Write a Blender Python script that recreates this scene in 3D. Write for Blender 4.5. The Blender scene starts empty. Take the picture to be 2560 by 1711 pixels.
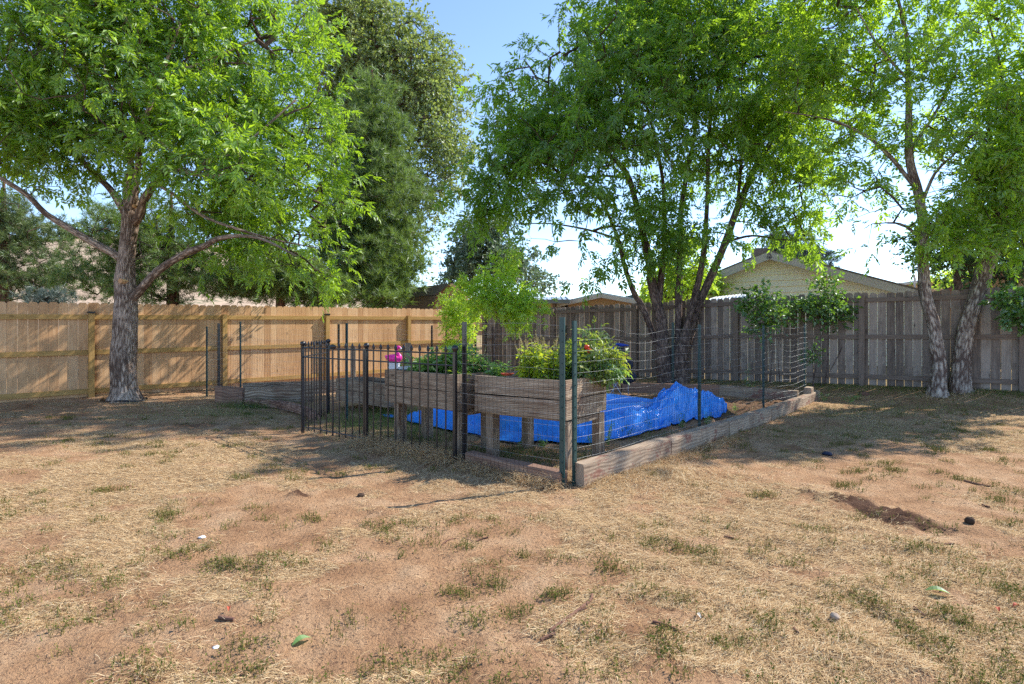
import bpy, math, random
import numpy as np
from mathutils import Vector

# ------------------------------------------------------------------ camera, world, sun
F = 1422.0            # focal length in pixels of the 2560 px wide photograph
CAMZ = 1.4
HX, HY = 1280.0, 822.0
scene = bpy.context.scene
cam_data = bpy.data.cameras.new('camera')
cam = bpy.data.objects.new('camera', cam_data)
scene.collection.objects.link(cam)
cam.location = (0, 0, CAMZ)
cam.rotation_euler = (math.radians(90), 0, 0)
cam_data.sensor_width = 36.0
cam_data.lens = 36.0 * F / 2560.0
cam_data.shift_y = -(855.5 - HY) / 2560.0
cam_data.clip_start = 0.05
cam_data.clip_end = 3000
scene.camera = cam

SUNV = np.array([0.95, 0.43, 1.0]); SUNV = SUNV / np.linalg.norm(SUNV)
world = bpy.data.worlds.new('World'); scene.world = world
world.use_nodes = True
wn = world.node_tree.nodes; wl = world.node_tree.links
for n in list(wn): wn.remove(n)
sky = wn.new('ShaderNodeTexSky'); sky.sky_type = 'NISHITA'; sky.sun_disc = False
sky.sun_elevation = math.asin(SUNV[2]); sky.sun_rotation = math.atan2(SUNV[0], SUNV[1])
sky.altitude = 1500; sky.air_density = 0.9; sky.dust_density = 0.1; sky.ozone_density = 1.3
bg = wn.new('ShaderNodeBackground'); bg.inputs[1].default_value = 0.15
wo = wn.new('ShaderNodeOutputWorld')
wl.new(sky.outputs[0], bg.inputs[0]); wl.new(bg.outputs[0], wo.inputs[0])
sl = bpy.data.lights.new('sun', 'SUN'); sl.energy = 3.7; sl.angle = math.radians(0.5); sl.color = (1.0, 0.93, 0.82)
so = bpy.data.objects.new('sun', sl); scene.collection.objects.link(so)
so.rotation_euler = Vector((-SUNV).tolist()).to_track_quat('-Z', 'Y').to_euler()
scene.view_settings.view_transform = 'Standard'; scene.view_settings.look = 'None'
scene.view_settings.exposure = 1.25; scene.view_settings.gamma = 1.0
scene.cycles.max_bounces = 6; scene.cycles.diffuse_bounces = 3; scene.cycles.transparent_max_bounces = 4
scene.cycles.transmission_bounces = 3; scene.cycles.glossy_bounces = 2
scene.cycles.use_denoising = False; scene.render.filter_size = 1.1; scene.cycles.sample_clamp_indirect = 6
scene.cycles.caustics_reflective = False; scene.cycles.caustics_refractive = False

rng = np.random.default_rng(7)
C = scene.collection

# ------------------------------------------------------------------ helpers
def P(px, py, Y):
    """photo pixel + depth -> world point"""
    return np.array([(px - HX) / F * Y, Y, CAMZ - (py - HY) / F * Y])

def norm(v):
    v = np.asarray(v, float)
    return v / (np.linalg.norm(v, axis=-1, keepdims=True) + 1e-12)

def vnoise(x, y, seed=0):
    x = np.asarray(x, float); y = np.asarray(y, float)
    xi = np.floor(x).astype(np.int64); yi = np.floor(y).astype(np.int64)
    xf = x - xi; yf = y - yi
    u = xf * xf * (3 - 2 * xf); v = yf * yf * (3 - 2 * yf)
    def h(a, b):
        n = (a * 374761393 + b * 668265263 + seed * 982451653) & 0xffffffff
        n = ((n ^ (n >> 13)) * 1274126177) & 0xffffffff
        n = (n ^ (n >> 16)) & 0xffff
        return n / 65535.0
    return (h(xi, yi) * (1 - u) + h(xi + 1, yi) * u) * (1 - v) + (h(xi, yi + 1) * (1 - u) + h(xi + 1, yi + 1) * u) * v

def fbm(x, y, seed=0, oct=4):
    s = 0; a = 0.5; t = 0
    for i in range(oct):
        s = s + a * vnoise(x * 2 ** i, y * 2 ** i, seed + i * 17); t += a; a *= 0.5
    return s / t

FENCE_A = np.array([8.97, 10.0]); FD = np.array([-.813, .582]); FN = np.array([.582, .813])
LF0 = np.array([-7.96, 10.75]); LD = np.array([.73, .684]); LN = np.array([.684, -.73])
def ground_z(x, y):
    x = np.asarray(x, float); y = np.asarray(y, float)
    d = (FENCE_A[0] - x) * FN[0] + (FENCE_A[1] - y) * FN[1]
    s = np.clip((x - FENCE_A[0]) * FD[0] + (y - FENCE_A[1]) * FD[1], -4, 13)
    a = 0.31 - 0.014 * s
    gr = a * np.exp(-np.maximum(d, 0) / 1.4)
    dl = (x - LF0[0]) * LN[0] + (y - LF0[1]) * LN[1]
    gl = 0.12 * np.exp(-np.maximum(dl, 0) / 1.5)
    return np.maximum(gr, gl)

class MB:
    def __init__(s): s.V = []; s.Fs = []; s.U = []; s.n = 0; s.attr = None
    def add(s, V, Fa, uv=None):
        V = np.asarray(V, float).reshape(-1, 3); Fa = np.asarray(Fa, np.int64)
        s.V.append(V); s.Fs.append(Fa + s.n); s.n += len(V)
        s.U.append(np.zeros((Fa.size, 2)) if uv is None else np.asarray(uv, float).reshape(-1, 2))
    def build(s, name, mat, parent=None, origin=None, smooth=False):
        V = np.concatenate(s.V) if s.V else np.zeros((0, 3))
        if origin is None: origin = np.array(parent['_o']) if parent is not None and '_o' in parent else np.zeros(3)
        me = bpy.data.meshes.new(name)
        tot = np.concatenate([np.full(len(f), f.shape[1]) for f in s.Fs])
        idx = np.concatenate([f.ravel() for f in s.Fs])
        me.vertices.add(len(V)); me.vertices.foreach_set('co', (V - origin).astype(np.float32).ravel())
        me.loops.add(len(idx)); me.loops.foreach_set('vertex_index', idx.astype(np.int32))
        me.polygons.add(len(tot)); me.polygons.foreach_set('loop_start', (np.cumsum(tot) - tot).astype(np.int32))
        me.polygons.foreach_set('loop_total', tot.astype(np.int32))
        me.polygons.foreach_set('use_smooth', np.full(len(tot), bool(smooth)))
        uvl = me.uv_layers.new(name='UVMap'); uvl.data.foreach_set('uv', np.concatenate(s.U).astype(np.float32).ravel())
        me.update(calc_edges=True)
        if s.attr is not None:
            for an, av in s.attr.items():
                a = me.attributes.new(an, 'FLOAT', 'POINT'); a.data.foreach_set('value', av.astype(np.float32))
        me.materials.append(mat)
        o = bpy.data.objects.new(name, me); C.objects.link(o)
        if parent is not None: o.parent = parent
        else: o.location = origin.tolist()
        return o

def thing(name, label, cat, loc, group=None, kind=None):
    o = bpy.data.objects.new(name, None); C.objects.link(o)
    o.location = [float(v) for v in loc]; o.empty_display_size = 0.1
    o['_o'] = [float(v) for v in loc]
    o['label'] = label; o['category'] = cat
    if group: o['group'] = group
    if kind: o['kind'] = kind
    return o
def tag(o, label=None, cat=None, group=None, kind=None):
    if label: o['label'] = label
    if cat: o['category'] = cat
    if group: o['group'] = group
    if kind: o['kind'] = kind
    return o

BOXF = np.array([[0,1,3,2],[4,6,7,5],[0,4,5,1],[2,3,7,6],[0,2,6,4],[1,5,7,3]])
def board(mb, p0, p1, w, t, side=None, jit=0.0):
    """box from p0 to p1 (its long axis), w along side, t across"""
    p0 = np.asarray(p0, float); p1 = np.asarray(p1, float)
    a = norm(p1 - p0); L = np.linalg.norm(p1 - p0)
    if side is None: side = np.cross(a, [0, 0, 1.0])
    b = norm(np.asarray(side, float) - a * np.dot(side, a)); c = np.cross(a, b)
    V = []
    for i in (0, 1):
        for j in (-.5, .5):
            for k in (-.5, .5):
                V.append(p0 + a * L * i + b * w * j + c * t * k)
    V = np.array(V)
    if jit: V = V + rng.normal(0, jit, V.shape)
    r1, r2 = rng.uniform(0, 20, 2)
    loc = np.array([[i * L, j * w, k * t] for i in (0, 1) for j in (-.5, .5) for k in (-.5, .5)])
    uv = []
    for f in BOXF:
        q = loc[f]
        ext = q.max(0) - q.min(0)
        if ext[0] < 1e-9: uv += [(r1 + v[2], r2 + v[1]) for v in q]
        elif ext[1] < 1e-9: uv += [(r1 + v[0], r2 + v[2] + 3) for v in q]
        else: uv += [(r1 + v[0], r2 + v[1]) for v in q]
    mb.add(V, BOXF, uv)

def picket(mb, base, h, w, t, a, n, ear=0.035, rounded=False):
    """vertical fence board with clipped or rounded top. a: unit along fence, n: unit normal"""
    up = np.array([0, 0, 1.0])
    if rounded: prof = [(-w/2, 0), (w/2, 0), (w/2, h-ear), (w*.42, h-ear*.45), (w*.27, h-.004), (-w*.27, h-.004), (-w*.42, h-ear*.45), (-w/2, h-ear)]
    else: prof = [(-w/2, 0), (w/2, 0), (w/2, h-ear), (w/2-ear*.8, h), (-w/2+ear*.8, h), (-w/2, h-ear)]
    k = len(prof)
    A = np.array([base + a * x + up * z + n * t/2 for x, z in prof]); B = np.array([base + a * x + up * z - n * t/2 for x, z in prof])
    r1, r2 = rng.uniform(0, 20, 2)
    uvp = np.array([(r1 + z, r2 + x) for x, z in prof])
    mb.add(np.concatenate([A, B]), [list(range(k))], uvp)
    base_n = mb.n - 2 * k
    mb.Fs.append(np.array([[base_n + k + i for i in range(k)][::-1]])); mb.U.append(uvp[::-1])
    S = []; us = []
    for i in range(k):
        j = (i + 1) % k
        S.append([base_n + i, base_n + k + i, base_n + k + j, base_n + j])
        us += [uvp[i], uvp[i] + (0, .02), uvp[j] + (0, .02), uvp[j]]
    mb.Fs.append(np.array(S)); mb.U.append(np.array(us))

def catmull(pts, ds):
    pts = np.asarray(pts, float)
    if len(pts) < 3:
        L = np.linalg.norm(pts[1, :3] - pts[0, :3]); n = max(2, int(L / ds) + 1)
        return np.array([pts[0] + (pts[1] - pts[0]) * t for t in np.linspace(0, 1, n)])
    Q = np.vstack([2 * pts[0] - pts[1], pts, 2 * pts[-1] - pts[-2]])
    out = []
    for i in range(1, len(Q) - 2):
        L = np.linalg.norm(Q[i + 1, :3] - Q[i, :3]); n = max(1, int(L / ds))
        for t in np.arange(n) / n:
            out.append(0.5 * (2 * Q[i] + (Q[i+1] - Q[i-1]) * t + (2*Q[i-1] - 5*Q[i] + 4*Q[i+1] - Q[i+2]) * t*t + (3*Q[i] - Q[i-1] - 3*Q[i+1] + Q[i+2]) * t**3))
    out.append(Q[-2])
    return np.array(out)

def tube(mb, path, radii, n=6, rough=0.0, cap=True, seed=0, squash=None):
    path = np.asarray(path, float); m = len(path)
    radii = np.broadcast_to(np.asarray(radii, float), (m,))
    T = np.gradient(path, axis=0); T = norm(T)
    ref = np.array([0.0, 0, 1]) if abs(T[0][2]) < .9 else np.array([1.0, 0, 0])
    A = np.zeros_like(path); B = np.zeros_like(path)
    a = norm(np.cross(T[0], ref))
    for i in range(m):
        a = a - T[i] * np.dot(a, T[i]); a = a / (np.linalg.norm(a) + 1e-12)
        A[i] = a; B[i] = np.cross(T[i], a)
    th = np.arange(n) * 2 * math.pi / n
    R = radii[:, None] * np.ones((m, n))
    s = np.concatenate([[0], np.cumsum(np.linalg.norm(np.diff(path, axis=0), axis=1))])
    if rough:
        TT, SS = np.meshgrid(th, s)
        cx = np.cos(TT) * 3.2; cy = np.sin(TT) * 3.2
        R = R * (1 + rough * (2 * fbm(cx * 2 + SS * .7 + seed, cy * 2 + SS * 1.3, seed, 3) - 1) + rough * 1.2 * (2 * fbm(cx * .5 + seed, cy * .5 + SS * 1.1, seed + 5, 2) - 1))
    V = path[:, None, :] + R[:, :, None] * (np.cos(th)[None, :, None] * A[:, None, :] + np.sin(th)[None, :, None] * B[:, None, :])
    if squash is not None: V = V * 1.0
    V = V.reshape(-1, 3)
    i = np.arange(m - 1)[:, None] * n; j = np.arange(n)[None, :]; j2 = (j + 1) % n
    Fq = np.stack([i + j, i + j2, i + n + j2, i + n + j], -1).reshape(-1, 4)
    per = 2 * math.pi * np.mean(radii)
    u = np.stack([np.broadcast_to(j / n * per, (m-1, n)), np.broadcast_to((j + 1) / n * per, (m-1, n)), np.broadcast_to((j + 1) / n * per, (m-1, n)), np.broadcast_to(j / n * per, (m-1, n))], -1)
    v = np.stack([np.broadcast_to(s[:-1, None], (m-1, n)), np.broadcast_to(s[:-1, None], (m-1, n)), np.broadcast_to(s[1:, None], (m-1, n)), np.broadcast_to(s[1:, None], (m-1, n))], -1)
    b0 = mb.n
    mb.add(V, Fq, np.stack([v, u], -1).reshape(-1, 2))
    if cap:
        mb.Fs.append(b0 + np.array([np.arange(n)[::-1]])); mb.U.append(np.zeros((n, 2)))
        mb.Fs.append(b0 + np.array([(m - 1) * n + np.arange(n)])); mb.U.append(np.zeros((n, 2)))

def lathe(mb, c, prof, n=16, sx=1, sy=1):
    th = np.arange(n) * 2 * math.pi / n
    V = np.concatenate([np.stack([c[0] + r * np.cos(th) * sx, c[1] + r * np.sin(th) * sy, np.full(n, c[2] + z)], -1) for r, z in prof])
    m = len(prof); i = np.arange(m - 1)[:, None] * n; j = np.arange(n)[None, :]; j2 = (j + 1) % n
    mb.add(V, np.stack([i + j, i + j2, i + n + j2, i + n + j], -1).reshape(-1, 4))

def leaves(mb, base, ax, nrm, L, W, fold=0.15, droop=0.12):
    """rhombic folded leaflets; arrays"""
    N = len(base)
    L = np.broadcast_to(L, (N,))[:, None]; W = np.broadcast_to(W, (N,))[:, None]
    ax = norm(ax); side = norm(np.cross(ax, nrm)); nn = np.cross(side, ax)
    v0 = base; m1 = base + ax * L * .42 + side * W * .5 + nn * W * fold; m2 = base + ax * L * .42 - side * W * .5 + nn * W * fold
    tip = base + ax * L - nn * L * droop
    V = np.stack([v0, m1, tip, m2], 1).reshape(-1, 3)
    k = np.arange(N)[:, None] * 4
    Fa = np.stack([np.concatenate([k, k + 1, k + 2], 1), np.concatenate([k, k + 2, k + 3], 1)], 1).reshape(-1, 3)
    mb.add(V, Fa)

def rand_dirs(n, r=rng):
    v = r.normal(0, 1, (n, 3)); return norm(v)

# ------------------------------------------------------------------ materials
def newmat(name):
    m = bpy.data.materials.new(name); m.use_nodes = True
    nt = m.node_tree
    for n in list(nt.nodes): nt.nodes.remove(n)
    out = nt.nodes.new('ShaderNodeOutputMaterial')
    return m, nt, out
def ramp(nt, fac, stops):
    r = nt.nodes.new('ShaderNodeValToRGB')
    el = r.color_ramp.elements
    while len(el) > 1: el.remove(el[-1])
    el[0].position = stops[0][0]; el[0].color = (*stops[0][1], 1)
    for p, c in stops[1:]:
        e = el.new(p); e.color = (*c, 1)
    nt.links.new(fac, r.inputs[0]); return r.outputs[0]
def mixc(nt, fac, a, b, mode='MIX'):
    m = nt.nodes.new('ShaderNodeMix'); m.data_type = 'RGBA'; m.blend_type = mode
    for s, v in ((m.inputs[0], fac), (m.inputs[6], a), (m.inputs[7], b)):
        if isinstance(v, (int, float)): s.default_value = v
        elif isinstance(v, tuple): s.default_value = (*v, 1)
        else: nt.links.new(v, s)
    return m.outputs[2]
def noise(nt, vec, scale, detail=4, rough=.6, dist=0.0):
    n = nt.nodes.new('ShaderNodeTexNoise'); n.inputs['Scale'].default_value = scale
    n.inputs['Detail'].default_value = detail; n.inputs['Roughness'].default_value = rough; n.inputs['Distortion'].default_value = dist
    if vec is not None: nt.links.new(vec, n.inputs['Vector'])
    return n.outputs['Fac']
def mapping(nt, vec, sc):
    m = nt.nodes.new('ShaderNodeMapping'); m.inputs['Scale'].default_value = sc
    nt.links.new(vec, m.inputs['Vector']); return m.outputs[0]
def bump(nt, h, strength, dist=0.01):
    b = nt.nodes.new('ShaderNodeBump'); b.inputs['Strength'].default_value = strength; b.inputs['Distance'].default_value = dist
    nt.links.new(h, b.inputs['Height']); return b.outputs[0]
def princ(nt, out, col, rough=.6, metal=0, spec=.3, normal=None):
    p = nt.nodes.new('ShaderNodeBsdfPrincipled')
    if isinstance(col, tuple): p.inputs['Base Color'].default_value = (*col, 1)
    else: nt.links.new(col, p.inputs['Base Color'])
    if isinstance(rough, (int, float)): p.inputs['Roughness'].default_value = rough
    else: nt.links.new(rough, p.inputs['Roughness'])
    p.inputs['Metallic'].default_value = metal; p.inputs['Specular IOR Level'].default_value = spec
    if normal is not None: nt.links.new(normal, p.inputs['Normal'])
    nt.links.new(p.outputs[0], out.inputs[0]); return p
def math_node(nt, op, a, b=None):
    m = nt.nodes.new('ShaderNodeMath'); m.operation = op
    for s, v in ((m.inputs[0], a), (m.inputs[1], b)):
        if v is None: continue
        if isinstance(v, (int, float)): s.default_value = v
        else: nt.links.new(v, s)
    return m.outputs[0]

def wood_mat(name, stops, island=.5, stain=None, knots=True, bmp=.5, rough=.8, paint=None):
    m, nt, out = newmat(name)
    uv = nt.nodes.new('ShaderNodeUVMap').outputs[0]
    geo = nt.nodes.new('ShaderNodeNewGeometry')
    g1 = noise(nt, mapping(nt, uv, (2.2, 38, 1)), 1.0, 5, .65, .6)
    g2 = noise(nt, mapping(nt, uv, (1.5, 7, 1)), 1.0, 3, .6, 2.0)
    w = nt.nodes.new('ShaderNodeTexWave'); w.wave_type = 'BANDS'; w.bands_direction = 'Y'
    w.inputs['Scale'].default_value = 9; w.inputs['Distortion'].default_value = 9; w.inputs['Detail'].default_value = 2; w.inputs['Detail Scale'].default_value = .6
    nt.links.new(mapping(nt, uv, (.45, 2.2, 1)), w.inputs['Vector'])
    f = math_node(nt, 'ADD', math_node(nt, 'MULTIPLY', g1, .5), math_node(nt, 'MULTIPLY', g2, .3))
    f = math_node(nt, 'ADD', f, math_node(nt, 'MULTIPLY', w.outputs['Fac'], .2))
    f = math_node(nt, 'ADD', f, math_node(nt, 'MULTIPLY', math_node(nt, 'SUBTRACT', geo.outputs['Random Per Island'], .5), island * .35))
    col = ramp(nt, f, stops)
    if knots:
        v = nt.nodes.new('ShaderNodeTexVoronoi'); v.inputs['Scale'].default_value = 1.0
        nt.links.new(mapping(nt, uv, (2.2, 6.5, 1)), v.inputs['Vector'])
        k = ramp(nt, v.outputs['Distance'], [(0.0, (1, 1, 1)), (.06, (.8, .8, .8)), (.11, (0, 0, 0))])
        col = mixc(nt, math_node(nt, 'MULTIPLY', k, .75), col, tuple(c * .35 for c in stops[0][1]))
    if stain:
        st = noise(nt, mapping(nt, uv, (1.2, 2.0, 1)), 1.6, 4, .65)
        col = mixc(nt, ramp(nt, st, [(.5, (0, 0, 0)), (.72, (.75, .75, .75))]), col, stain)
    if paint:
        st = noise(nt, mapping(nt, uv, (1.0, 2.2, 1)), 3.0, 6, .72)
        st = math_node(nt, 'ADD', st, math_node(nt, 'MULTIPLY', math_node(nt, 'SUBTRACT', g1, .5), .35))
        col = mixc(nt, ramp(nt, st, [(.54, (0, 0, 0)), (.60, (.8, .8, .8))]), col, paint)
    princ(nt, out, col, rough, 0, .2, bump(nt, f, bmp, .006))
    return m

def leaf_mat(name, cols, trans=(.32, .46, .04), tf=.45, gloss=.06):
    m, nt, out = newmat(name)
    geo = nt.nodes.new('ShaderNodeNewGeometry')
    n = noise(nt, mapping(nt, geo.outputs['Position'], (1, 1, 1)), 1.3, 2)
    r = math_node(nt, 'ADD', math_node(nt, 'MULTIPLY', geo.outputs['Random Per Island'], .7), math_node(nt, 'MULTIPLY', math_node(nt, 'SUBTRACT', n, .38), 1.3))
    col = ramp(nt, r, cols)
    d = nt.nodes.new('ShaderNodeBsdfDiffuse'); nt.links.new(col, d.inputs[0])
    t = nt.nodes.new('ShaderNodeBsdfTranslucent')
    tc = mixc(nt, r, tuple(c * .75 for c in trans), tuple(min(1, c * 1.25) for c in trans)); nt.links.new(tc, t.inputs[0])
    mx = nt.nodes.new('ShaderNodeMixShader'); mx.inputs[0].default_value = tf
    nt.links.new(d.outputs[0], mx.inputs[1]); nt.links.new(t.outputs[0], mx.inputs[2])
    g = nt.nodes.new('ShaderNodeBsdfGlossy'); g.inputs['Roughness'].default_value = .5; g.inputs[0].default_value = (.9, .95, 1, 1)
    m2 = nt.nodes.new('ShaderNodeMixShader'); m2.inputs[0].default_value = gloss
    nt.links.new(mx.outputs[0], m2.inputs[1]); nt.links.new(g.outputs[0], m2.inputs[2]); nt.links.new(m2.outputs[0], out.inputs[0])
    return m

def bark_mat(name, lo, hi, sc=1.0, bmp=.9):
    m, nt, out = newmat(name)
    uv = nt.nodes.new('ShaderNodeUVMap').outputs[0]
    n1 = noise(nt, mapping(nt, uv, (9 * sc, 34 * sc, 1)), 1.0, 5, .7, .8)
    v = nt.nodes.new('ShaderNodeTexVoronoi'); v.feature = 'DISTANCE_TO_EDGE'; v.inputs['Scale'].default_value = 1
    nt.links.new(mapping(nt, uv, (5 * sc, 30 * sc, 1)), v.inputs['Vector'])
    f = math_node(nt, 'ADD', math_node(nt, 'MULTIPLY', n1, .7), math_node(nt, 'MULTIPLY', v.outputs['Distance'], .7))
    tc = nt.nodes.new('ShaderNodeTexCoord')
    big = noise(nt, tc.outputs['Object'], 2.2, 3)
    f2 = math_node(nt, 'ADD', f, math_node(nt, 'MULTIPLY', math_node(nt, 'SUBTRACT', big, .5), .5))
    col = ramp(nt, f2, [(.34, lo), (.62, hi)])
    princ(nt, out, col, .9, 0, .15, bump(nt, f, bmp, .05))
    return m

def flat_mat(name, col, rough=.5, metal=0, spec=.4, var=.15, sc=8, bmp=0.0):
    m, nt, out = newmat(name)
    tc = nt.nodes.new('ShaderNodeTexCoord')
    n = noise(nt, tc.outputs['Object'], sc, 4)
    c = mixc(nt, n, tuple(x * (1 - var) for x in col), tuple(min(1, x * (1 + var)) for x in col))
    princ(nt, out, c, rough, metal, spec, bump(nt, n, bmp, .01) if bmp else None)
    return m

def island_mat(name, stops, rough=.8, tf=0.0):
    m, nt, out = newmat(name)
    geo = nt.nodes.new('ShaderNodeNewGeometry')
    col = ramp(nt, geo.outputs['Random Per Island'], stops)
    if tf:
        d = nt.nodes.new('ShaderNodeBsdfDiffuse'); nt.links.new(col, d.inputs[0])
        t = nt.nodes.new('ShaderNodeBsdfTranslucent'); nt.links.new(col, t.inputs[0])
        mx = nt.nodes.new('ShaderNodeMixShader'); mx.inputs[0].default_value = tf
        nt.links.new(d.outputs[0], mx.inputs[1]); nt.links.new(t.outputs[0], mx.inputs[2]); nt.links.new(mx.outputs[0], out.inputs[0])
    else: princ(nt, out, col, rough, 0, .15)
    return m

M = {}
M['cedar'] = wood_mat('new cedar boards', [(.25, (.36, .19, .09)), (.5, (.56, .335, .17)), (.8, (.68, .46, .27))], 1.0, stain=(.42, .24, .12), bmp=.3)
M['treated'] = wood_mat('treated lumber', [(.25, (.24, .13, .04)), (.55, (.42, .26, .09)), (.85, (.55, .38, .17))], .4, bmp=.25)
M['oldwood'] = wood_mat('weathered fence boards', [(.22, (.10, .075, .062)), (.45, (.23, .18, .15)), (.8, (.40, .335, .285))], 1.1, stain=(.09, .07, .06), bmp=.5)
M['oldrail'] = wood_mat('weathered brown rail', [(.25, (.09, .065, .052)), (.5, (.18, .135, .11)), (.85, (.31, .245, .205))], .6, bmp=.5)
M['planter'] = wood_mat('grey planter wood', [(.30, (.06, .038, .025)), (.42, (.18, .125, .085)), (.56, (.30, .225, .16)), (.74, (.58, .49, .38))], .4, stain=(.16, .085, .055), bmp=1.0)
M['tie'] = wood_mat('peeling landscape timber', [(.22, (.10, .07, .05)), (.5, (.32, .24, .175)), (.85, (.54, .45, .34))], .4, stain=(.17, .11, .075), bmp=1.0, paint=(.20, .08, .06), knots=False)
M['redtie'] = wood_mat('red stained timber', [(.22, (.10, .055, .04)), (.5, (.24, .14, .10)), (.85, (.42, .30, .22))], .4, bmp=1.0, knots=False)
M['bark_ash'] = bark_mat('ash bark', (.12, .08, .06), (.56, .44, .35))
M['bark_mid'] = bark_mat('dark ash bark', (.065, .045, .042), (.27, .20, .17))
M['bark_right'] = bark_mat('pale furrowed bark', (.13, .09, .075), (.58, .50, .43))
M['bark_twig'] = bark_mat('twig bark', (.06, .04, .035), (.2, .14, .11), 2)
M['bark_pine'] = bark_mat('pine bark', (.07, .035, .025), (.24, .13, .09), .6)
M['leaf_ash'] = leaf_mat('bright ash leaves', [(0, (.06, .13, .008)), (.45, (.11, .235, .012)), (.85, (.19, .34, .016)), (1, (.34, .42, .02))], (.42, .66, .025), .47)
M['leaf_mid'] = leaf_mat('deep ash leaves', [(0, (.045, .11, .012)), (.5, (.08, .19, .018)), (1, (.14, .28, .024))], (.42, .66, .03), .5, .05)
M['leaf_right'] = leaf_mat('yellow green leaves', [(0, (.055, .13, .01)), (.5, (.11, .23, .014)), (1, (.24, .34, .02))], (.52, .78, .03), .55)
M['leaf_far'] = leaf_mat('cottonwood leaves', [(0, (.09, .14, .035)), (.5, (.15, .22, .05)), (1, (.24, .30, .08))], (.36, .46, .08), .42, .08)
M['leaf_grey'] = leaf_mat('grey green leaves', [(0, (.07, .12, .06)), (1, (.13, .2, .10))], (.17, .26, .1), .35, .08)
M['leaf_dark'] = leaf_mat('dark elm leaves', [(0, (.02, .06, .015)), (1, (.06, .13, .03))], (.14, .28, .04), .4, .05)
M['leaf_lime'] = leaf_mat('lime sapling leaves', [(0, (.16, .32, .012)), (.5, (.26, .48, .018)), (1, (.44, .62, .03))], (.62, .9, .05), .55)
M['leaf_lilac'] = leaf_mat('lilac leaves', [(0, (.03, .09, .015)), (.5, (.06, .16, .02)), (1, (.12, .26, .03))], (.24, .44, .03), .4, .09)
M['leaf_basil'] = leaf_mat('basil leaves', [(0, (.2, .32, .012)), (.6, (.32, .46, .016)), (1, (.5, .58, .05))], (.7, .8, .03), .5)
M['leaf_tomato'] = leaf_mat('tomato leaves', [(0, (.05, .11, .02)), (.6, (.1, .2, .03)), (.85, (.35, .33, .03)), (1, (.42, .2, .04))], (.4, .5, .04), .45)
M['leaf_herb'] = leaf_mat('garden greens', [(0, (.06, .15, .03)), (.6, (.12, .26, .05)), (1, (.25, .4, .08))], (.36, .6, .08), .42, .07)
M['needle'] = leaf_mat('pine needles', [(0, (.04, .085, .02)), (.5, (.10, .17, .04)), (1, (.26, .34, .09))], (.26, .4, .05), .32, .05)
M['needle_blue'] = leaf_mat('spruce needles', [(0, (.05, .08, .07)), (1, (.11, .15, .14))], (.1, .15, .1), .2, .05)
M['basil_flower'] = island_mat('basil flowers', [(0, (.5, .5, .2)), (.6, (.62, .58, .3)), (1, (.5, .36, .3))], tf=.3)
M['grass'] = island_mat('green grass', [(0, (.05, .12, .02)), (.5, (.09, .18, .035)), (.8, (.18, .24, .06)), (1, (.4, .36, .14))], tf=.35)
M['straw'] = island_mat('dry grass', [(0, (.26, .14, .075)), (.3, (.48, .32, .17)), (.7, (.66, .49, .28)), (1, (.80, .67, .45))], tf=.2)
M['weed'] = island_mat('lawn weeds', [(0, (.06, .085, .02)), (.35, (.10, .14, .03)), (.7, (.2, .18, .055)), (1, (.32, .2, .09))], tf=.3)
M['iron'] = flat_mat('black iron', (.012, .011, .014), .3, 0, .6)
M['green_metal'] = flat_mat('dark green post paint', (.012, .045, .045), .45, 0, .5)
M['wire'] = flat_mat('sun toned galvanised wire', (.30, .32, .34), .5, .3, .5)  # horizontal strands: sunlit look put into a paler colour
M['shade_wire'] = flat_mat('shade toned wire', (.025, .025, .027), .5, .3, .5)  # same mesh, uprights coloured dark for their unlit look
M['pink'] = flat_mat('pink plastic', (.85, .03, .32), .35, 0, .5, .06)
M['white'] = flat_mat('white plastic', (.72, .74, .78), .4)
M['black'] = flat_mat('black plastic', (.01, .01, .012), .4)
M['stone'] = flat_mat('pale stone', (.36, .28, .22), .9, 0, .2, .25, 12, .3)
M['twig'] = flat_mat('dead twig', (.16, .085, .06), .9, 0, .2, .4, 30)
M['steel'] = flat_mat('grey steel tube', (.3, .33, .42), .35, .6)
M['navy'] = flat_mat('navy camp chair cloth', (.012, .02, .05), .8)
M['royal'] = flat_mat('royal blue cloth', (.01, .06, .45), .7)
M['roofmetal'] = flat_mat('pale metal roof', (.42, .47, .52), .35, .4, .5, .15, 2)
M['gutter'] = flat_mat('grey gutter', (.14, .17, .18), .4, .3)
M['tanwall'] = flat_mat('tan stucco', (.52, .34, .2), .9, 0, .1, .08, 3)
M['redwall'] = flat_mat('red wall', (.3, .1, .07), .9)
M['fascia'] = flat_mat('grey fascia board', (.5, .47, .44), .7)
M['fasciay'] = flat_mat('pale trim', (.55, .5, .42), .7)
M['siding'] = flat_mat('cream lap siding', (.88, .84, .70), .6, 0, .3, .04, 1)
M['shingle'] = flat_mat('shingles', (.20, .16, .135), .95, 0, .1, .5, 14, .4)
M['greenroof'] = flat_mat('green metal roof', (.09, .15, .13), .5)
M['shedwood'] = flat_mat('shed siding', (.52, .33, .19), .8, 0, .2, .12, 5)
M['shedtrim'] = flat_mat('shed trim', (.32, .15, .10), .8)
M['tomato'] = flat_mat('ripe tomato', (.7, .06, .02), .25)
M['terracotta'] = flat_mat('red clay', (.4, .07, .03), .7)
M['potsoil'] = flat_mat('potting soil', (.06, .04, .03), 1, 0, .1, .5, 30, .8)

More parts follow.
